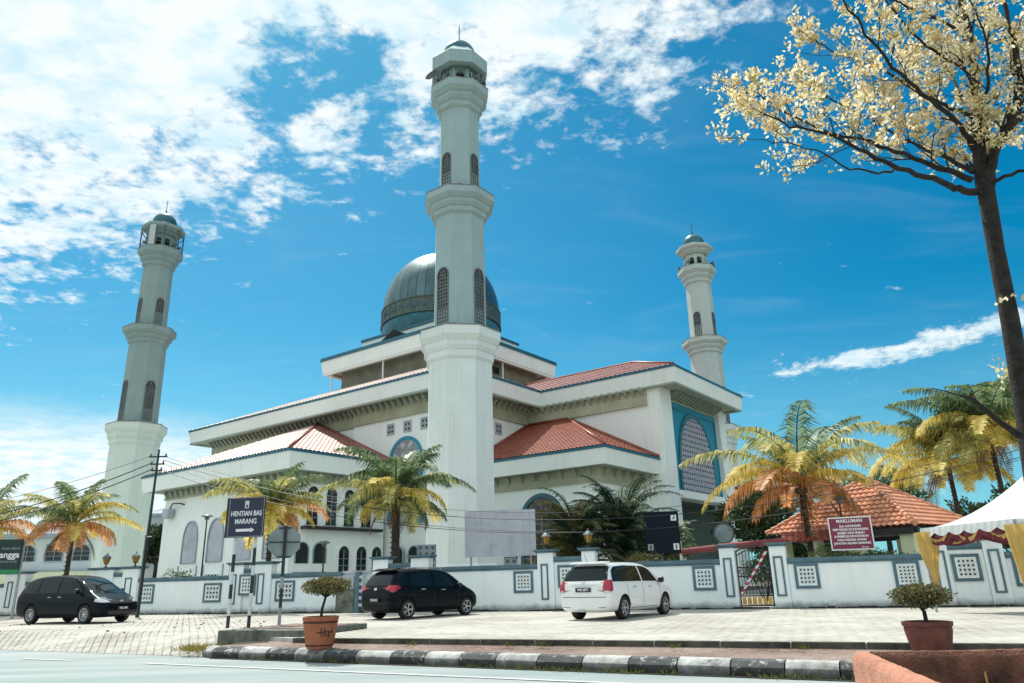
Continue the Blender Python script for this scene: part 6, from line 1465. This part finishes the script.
# ------------------------------------------------------------------ tiled pavilion
C0 = Vector((16.15, 30.6, 0)); e1 = Vector((-4.1, 5.1, 0)); e1 = e1.normalized(); e2 = Vector((-e1.y*-1, e1.x*-1, 0)); e2 = Vector((e1.y, -e1.x, 0))
if e2.y < 0: e2 = -e2
SZ = 6.9; pav = empty('pavilion', C0, 0); tag(pav, 'open pavilion with an orange red hipped tile roof behind the boundary wall', 'pavilion')
c00, c10, c01, c11 = Vector((0, 0, 2.86)), e1*SZ+Vector((0, 0, 2.86)), e2*SZ+Vector((0, 0, 2.86)), (e1+e2)*SZ+Vector((0, 0, 2.86)); ap = (e1+e2)*SZ/2+Vector((0, 0, 5.30))
for A_, B_ in ((c00, c10), (c00, c01), (c10, c11), (c01, c11)):
    mid = (A_+B_)/2; tiled([A_, B_, ap], ap-mid, 'roof', M['tile_orange'], pav, .27, .36, .065, .065, 6)
for c_ in (c00, c10, c01, c11): 
    n = 16; mb = MB()
    for k in range(n): a_, b2 = c_.lerp(ap, k/n), c_.lerp(ap, (k+1.08)/n); mb.tube([a_+Vector((0, 0, .10)), b2+Vector((0, 0, .07))], [.12, .095], 8)
    mb.build('ridge_tile', M['tile_orange'], pav, smooth='auto')
for A_, B_ in ((c00, c10), (c00, c01), (c10, c11), (c01, c11)):
    mb = MB(); inn = ((c00+c11)/2-(A_+B_)/2).normalized()*.12; mb.prism([A_+inn+Vector((0, 0, -.30)), B_+inn+Vector((0, 0, -.30)), B_+inn+Vector((0, 0, -.03)), A_+inn+Vector((0, 0, -.03))], inn); mb.build('beam', M['black'], pav)
mb = MB(); i_ = (e1+e2)*.3; mb.poly([c00+i_+Vector((0, 0, -.1)), c10+(e2-e1)*.3+Vector((0, 0, -.1)), c11-i_+Vector((0, 0, -.1)), c01+(e1-e2)*.3+Vector((0, 0, -.1))]); mb.build('ceiling', M['dark'], pav)
for u_, v_ in ((.09, .09), (.38, .09), (.70, .09), (.93, .09), (.09, .5), (.09, .93), (.93, .93), (.5, .93)):
    p = e1*SZ*u_+e2*SZ*v_; mb = MB(); mb.box((p.x, p.y, 1.30), (.55, .55, 2.6), rz=math.atan2(e1.y, e1.x)); pl = mb.build('pillar', M['pav_pillar'], pav, bevel=.02)
lr = MB(); q0 = wp(9.9, 6.0, 0); f = empty('lean_to_roof', q0, WROT); tag(f, 'low red tiled roof strip seen between the gate and the palm trunk', 'roof')
tiled([(-.2, 0, 2.35), (2.2, 0, 2.35), (2.2, 1.5, 2.85), (-.2, 1.5, 2.85)], (0, 1.5, .5), 'roof', M['tile_red'], f, .27, .34, .05)
for x in (-.1, 2.1): mb = MB(); mb.bx(x-.06, x+.06, .1, .22, 0, 2.34); mb.build('post', M['pav_pillar'], f)

# ------------------------------------------------------------------ white tent with yellow and maroon drapes
T1 = at(921, 529, 22.0); T2 = at(1014, 519, 18.6); ez = (T1.z+T2.z)/2
T1.z = T2.z = 0; ed = (T1-T2); Lg = ed.length; ed.normalize(); ex = Vector((-ed.y, ed.x, 0)); ex = ex if ex.x > 0 else -ex
tent = empty('tent', T2, 0); tag(tent, 'white peaked canopy tent with yellow and maroon drapes at the right edge', 'tent')
Lx = 5.6; tc_ = [Vector((0, 0, ez)), ed*Lg+Vector((0, 0, ez)), ed*Lg+ex*Lx+Vector((0, 0, ez)), ex*Lx+Vector((0, 0, ez))]; apx = (ed*Lg+ex*Lx)/2+Vector((0, 0, ez+1.75))
mb = MB()
for k in range(4):
    A_, B_ = tc_[k], tc_[(k+1) % 4]; NS, NR = 12, 12; rows = []
    for j in range(NR+1):
        t = j/NR; row = []
        for i in range(NS+1):
            s_ = i/NS; e = A_.lerp(B_, s_); p = e.lerp(apx, t); zz = ez+(apx.z-ez)*(t**1.75); zz -= .06*math.sin(math.pi*s_)*(1-t)*math.sin(math.pi*t); row.append(mb.bm.verts.new((p.x, p.y, zz)))
        rows.append(row)
    for j in range(NR):
        for i in range(NS): mb._f([rows[j][i], rows[j][i+1], rows[j+1][i+1], rows[j+1][i]])
bmesh.ops.remove_doubles(mb.bm, verts=mb.bm.verts, dist=.002); mb.build('canopy', M['tent'], tent, smooth='auto')
def valance(A_, B_, z0, drop, amp, n, m, name, push=.0, sc=6, wav=.03):
    bm_ = MB(); nrm = Vector(((B_-A_).y, -(B_-A_).x, 0)).normalized(); ctr = (tc_[0]+tc_[2])/2
    if nrm.dot(((A_+B_)/2-ctr)) < 0: nrm = -nrm
    prev = None
    for i in range(n+1):
        s_ = i/n; p = A_.lerp(B_, s_)+nrm*(push+wav*math.sin(s_*40)); top = Vector((p.x, p.y, z0)); zz = z0-drop-amp*abs(math.sin(math.pi*s_*sc)); bot = Vector((p.x, p.y, zz))+nrm*.01
        cur = (bm_.bm.verts.new(top), bm_.bm.verts.new((top+bot)/2+nrm*.015*math.sin(s_*90)), bm_.bm.verts.new(bot))
        if prev: bm_._f([prev[0], cur[0], cur[1], prev[1]]); bm_._f([prev[1], cur[1], cur[2], prev[2]])
        prev = cur
    return bm_.build(name, m, tent, smooth=True)
for k in (0, 3, 1, 2):
    A_, B_ = tc_[k], tc_[(k+1) % 4]
    valance(A_, B_, ez+.01, .16, .10, 90, M['tent'], 'valance', .02, 6, .006); valance(A_, B_, ez-.12, .18, .20, 60, M['maroon_cloth'], 'maroon_swag', -.06, 3, .02)
    # yellow crescents in front of the maroon cloth
    for q_ in range(3):
        a0, a1 = (q_+.12)/3, (q_+.88)/3; cm = MB(); prev = None; ctr = (tc_[0]+tc_[2])/2; nrm = Vector(((B_-A_).y, -(B_-A_).x, 0)).normalized(); nrm = nrm if nrm.dot((A_+B_)/2-ctr) > 0 else -nrm
        for i in range(13):
            t = i/12; p = A_.lerp(B_, a0+(a1-a0)*t)-nrm*.03; z1_ = ez-.14-.20*math.sin(math.pi*t); z2_ = z1_-.02-.09*math.sin(math.pi*t)
            cur = (cm.bm.verts.new((p.x, p.y, z1_)), cm.bm.verts.new((p.x-nrm.x*.02, p.y-nrm.y*.02, z2_)))
            if prev: cm._f([prev[0], cur[0], cur[1], prev[1]])
            prev = cur
        cm.build('yellow_swag', M['yellow_cloth'], tent, smooth=True)
for k, c_ in enumerate(tc_):
    mb = MB(); mb.tube([(c_.x, c_.y, 0), (c_.x, c_.y, ez)], .035, 8); mb.build('leg', M['grey_metal'], tent)
    mb = MB(); N_ = 28; prof_ = [(.26, ez-.10), (.22, ez-.6), (.13, ez-1.1), (.07, ez-1.5), (.10, ez-1.62)] if k != 0 else [(.24, ez-.12), (.20, ez-.7), (.15, ez-1.3), (.10, ez-1.75), (.12, ez-1.85)]
    rings = []
    cc_ = c_+((tc_[0]+tc_[2])/2-c_)*.035
    for r_, z in prof_: rings.append([mb.bm.verts.new((cc_.x+r_*(1+.22*math.cos(i*2*math.pi/N_*7))*math.cos(i*2*math.pi/N_), cc_.y+r_*(1+.22*math.cos(i*2*math.pi/N_*7))*math.sin(i*2*math.pi/N_), z)) for i in range(N_)])
    for a_, b2 in zip(rings, rings[1:]):
        for i in range(N_): mb._f([a_[i], a_[(i+1) % N_], b2[(i+1) % N_], b2[i]])
    mb.build('curtain', M['yellow_cloth'], tent, smooth=True)

# ------------------------------------------------------------------ rendered planter box in the foreground
pl = empty('planter', (0, 0, 0), 0); tag(pl, 'rough terracotta coloured planter box in the bottom right corner', 'planter')
pa = at(862, 652, 5.2); zt_ = pa.z; pa = Vector((pa.x, pa.y, 0)); pl.location = pa
def gz(x, y, z): q = gnd(x, y, z); return Vector((q.x, q.y, 0))-pa
near = gz(948, 690, zt_); farr = gz(1024, 649, zt_); dn = near.normalized(); df = farr.normalized()
def rough_bar(p, q, w, z0, z1, m, name):
    mb = MB(); d = (q-p).normalized(); s_ = Vector((-d.y, d.x, 0)); n = int((q-p).length/.03)+1; rg2 = random.Random(2); prof_ = [(-w/2, z0), (-w/2, z1-.05), (-w/2+.02, z1-.015), (-w/4, z1), (w/4, z1), (w/2-.02, z1-.015), (w/2, z1-.05), (w/2, z0)]
    rows = []
    for i in range(n+1):
        c = p+(q-p)*i/n; rows.append([mb.bm.verts.new((c.x+s_.x*a, c.y+s_.y*a, z+.006*mnoise.noise(Vector((i*.4, j*.7, 0))))) for j, (a, z) in enumerate(prof_)])
    for a, b2 in zip(rows, rows[1:]):
        for j in range(len(prof_)-1): mb._f([a[j], b2[j], b2[j+1], a[j+1]])
    mb._f(rows[0]); mb._f(rows[-1][::-1]); return mb.build(name, m, pl, smooth='auto')
rough_bar(dn*-.02, dn*2.4, .13, RZ-zt_*0, zt_, M['planter_pink'], 'side_wall')
rough_bar(df*.075+Vector((0, .03, 0)), df*3.0+Vector((0, .03, 0)), .13, RZ, zt_-.004, M['planter_dark'], 'back_wall')
s_in = Vector((-dn.y, dn.x, 0)); s_in = s_in if s_in.x > 0 else -s_in
mb = MB(); mb.poly([dn*.05+Vector((.03, -.02, zt_-.30)), dn*2.3+Vector((.0, 0, zt_-.30)), dn*2.3+df*2.9+Vector((0, 0, zt_-.30)), df*2.9+Vector((0, -.05, zt_-.30))]); mb.build('soil', M['planter_dark'], pl)
q1 = gz(985, 668, zt_-.1); 
wl = MB(); hh = [Vector((q1.x, q1.y, zt_-.29)), Vector((q1.x+.02, q1.y+.05, zt_-.10)), Vector((q1.x+.05, q1.y+.06, zt_-.075)), Vector((q1.x+.5, q1.y+.02, zt_-.07)), Vector((q1.x+.62, q1.y, zt_-.10)), Vector((q1.x+.64, q1.y-.05, zt_-.29))]
wl.tube([h_+pa for h_ in hh], .008, 8); wo = wl.build('wire_handle', M['yellow_cloth'], None, smooth=True); tag(wo, 'bent pale metal hoop standing inside the foreground planter', 'hoop')

# ------------------------------------------------------------------ far houses on the left
def house(loc, rz, L_, D_, Hh, label, seed, roofm, nb_=6):
    t = empty('house', loc, rz); tag(t, label, 'house', 'distant houses behind the left palms'); mb = MB(); mb.bx(-L_/2, L_/2, 0, D_, 0, Hh); mb.build('wall', M['house'], t)
    mb = MB(); mb.bx(-L_/2-.4, L_/2+.4, -.5, D_+.4, Hh+.002, Hh+.35); mb.build('roof_slab', M['housegrey'], t)
    mb = MB(); mb.prism([(-L_/2-.3, -.4, Hh+.36), (-L_/2-.3, D_+.3, Hh+.36), (-L_/2+2, D_/2, Hh+1.9)], (.001, 0, 0)); v = [Vector((-L_/2-.3, -.4, Hh+.36)), Vector((L_/2+.3, -.4, Hh+.36)), Vector((L_/2+.3, D_+.3, Hh+.36)), Vector((-L_/2-.3, D_+.3, Hh+.36)), Vector((-L_/2+2.5, D_/2, Hh+1.9)), Vector((L_/2-2.5, D_/2, Hh+1.9))]
    for f_ in ((0, 1, 5, 4), (1, 2, 5), (2, 3, 4, 5), (3, 0, 4)): mb.poly([v[i] for i in f_])
    mb.build('roof', roofm, t); fm_ = face_map('v', 0.0)
    for fl in range(2):
        for k in range(nb_):
            x = -L_/2+(k+.5)*L_/nb_; window(t, fm_, x, .9+fl*Hh/2, 1.5, 1.5, 'window', pointed=False, fw=.12, framem=M['housegrey'], arch=(k+fl) % 2 == 0)
    mb = MB(); mb.bx(-L_/2, L_/2, -.9, -.002, Hh/2-.1, Hh/2+.1); mb.build('balcony', M['housegrey'], t)
house(Vector((-52, 74, 0)), R(10), 20, 9, 6.3, 'long white two storey house left of the left minaret', 1, M['housegrey'], 8)
house(Vector((-76, 92, 0)), R(14), 20, 9, 5.6, 'distant pale house behind the green billboard', 2, M['housegrey'], 7)
house(Vector((-42.5, 96, 0)), R(5), 9, 8, 10.0, 'tall pale building seen between the left minaret and the mosque', 3, M['housegrey'], 4)
lw = MB(); lw.bx(-14, 9, 0, .15, 0, 2.6); lo_ = lw.build('yard_wall', M['pav_pillar'], None); lo_.location = (-38, 58, 0); lo_.rotation_euler = (0, 0, R(8)); tag(lo_, 'pale green yard wall in front of the distant white house', 'wall')

# ------------------------------------------------------------------ weeds and dry grass at the kerb
def tufts(name, spots, m, label, cat='grass', h=.12, n=26, seed=3):
    rg = random.Random(seed); bm_ = bmesh.new()
    for (x, y, z, r_, k) in spots:
        for _ in range(int(n*k)):
            a = rg.uniform(0, 6.28); q = r_*math.sqrt(rg.random()); p = Vector((x+math.cos(a)*q, y+math.sin(a)*q, z)); d = (Vector((math.cos(a)*.7, math.sin(a)*.7, rg.uniform(.5, 1.3)))+rvec(rg)*.4).normalized(); leaf(bm_, p, d, rvec(rg), h*rg.uniform(.5, 1.4), .018)
    me = bpy.data.meshes.new(name); bm_.to_mesh(me); bm_.free(); me.materials.append(m); o = bpy.data.objects.new(name, me); col.objects.link(o); tag(o, label, cat, kind='stuff')
c = kp(-.75, .35); tufts('dry_grass', [(c.x+rnd.uniform(-.5, .5), c.y+rnd.uniform(-.35, .35), RZ+.12, .25, 2.5) for _ in range(16)], M['grass'], 'dry yellow grass heap at the rounded left end of the kerb', h=.16)
sp_ = []
for s_ in (1.6, 1.9, 7.2, 7.7, 8.2, 8.6, 8.9, 9.3, 9.8, 10.2, 12.5, 3.9): c = kp(s_, -.17); sp_.append((c.x, c.y, RZ, .16, rnd.uniform(.6, 2)))
for _ in range(40): c = kp(rnd.uniform(1, 16), -.15); sp_.append((c.x, c.y, RZ, .08, .35))
for s_ in (.8, 3.2, 5.5, 6.1, 6.3, 8.8, 11): c = Fa+FD*s_; sp_.append((c.x-FD.y*-.1, c.y-.12, -.10, .10, 1.2))
tufts('weeds', sp_, M['weed'], 'small green and yellow weeds growing along the gutter and step', 'weeds', h=.11)
mb = MB()
for _ in range(60):
    p = Vector((rnd.uniform(-22, -7), rnd.uniform(22, 29), 0)); s_ = rnd.uniform(.015, .05)
    mb.box((p.x, p.y, s_*.4), (s_*1.6, s_, s_*.8), rz=rnd.uniform(0, 3))
tag(mb.build('litter', M['dirt']), 'small dark bits of litter and leaves scattered on the forecourt', 'litter', kind='stuff')
#END
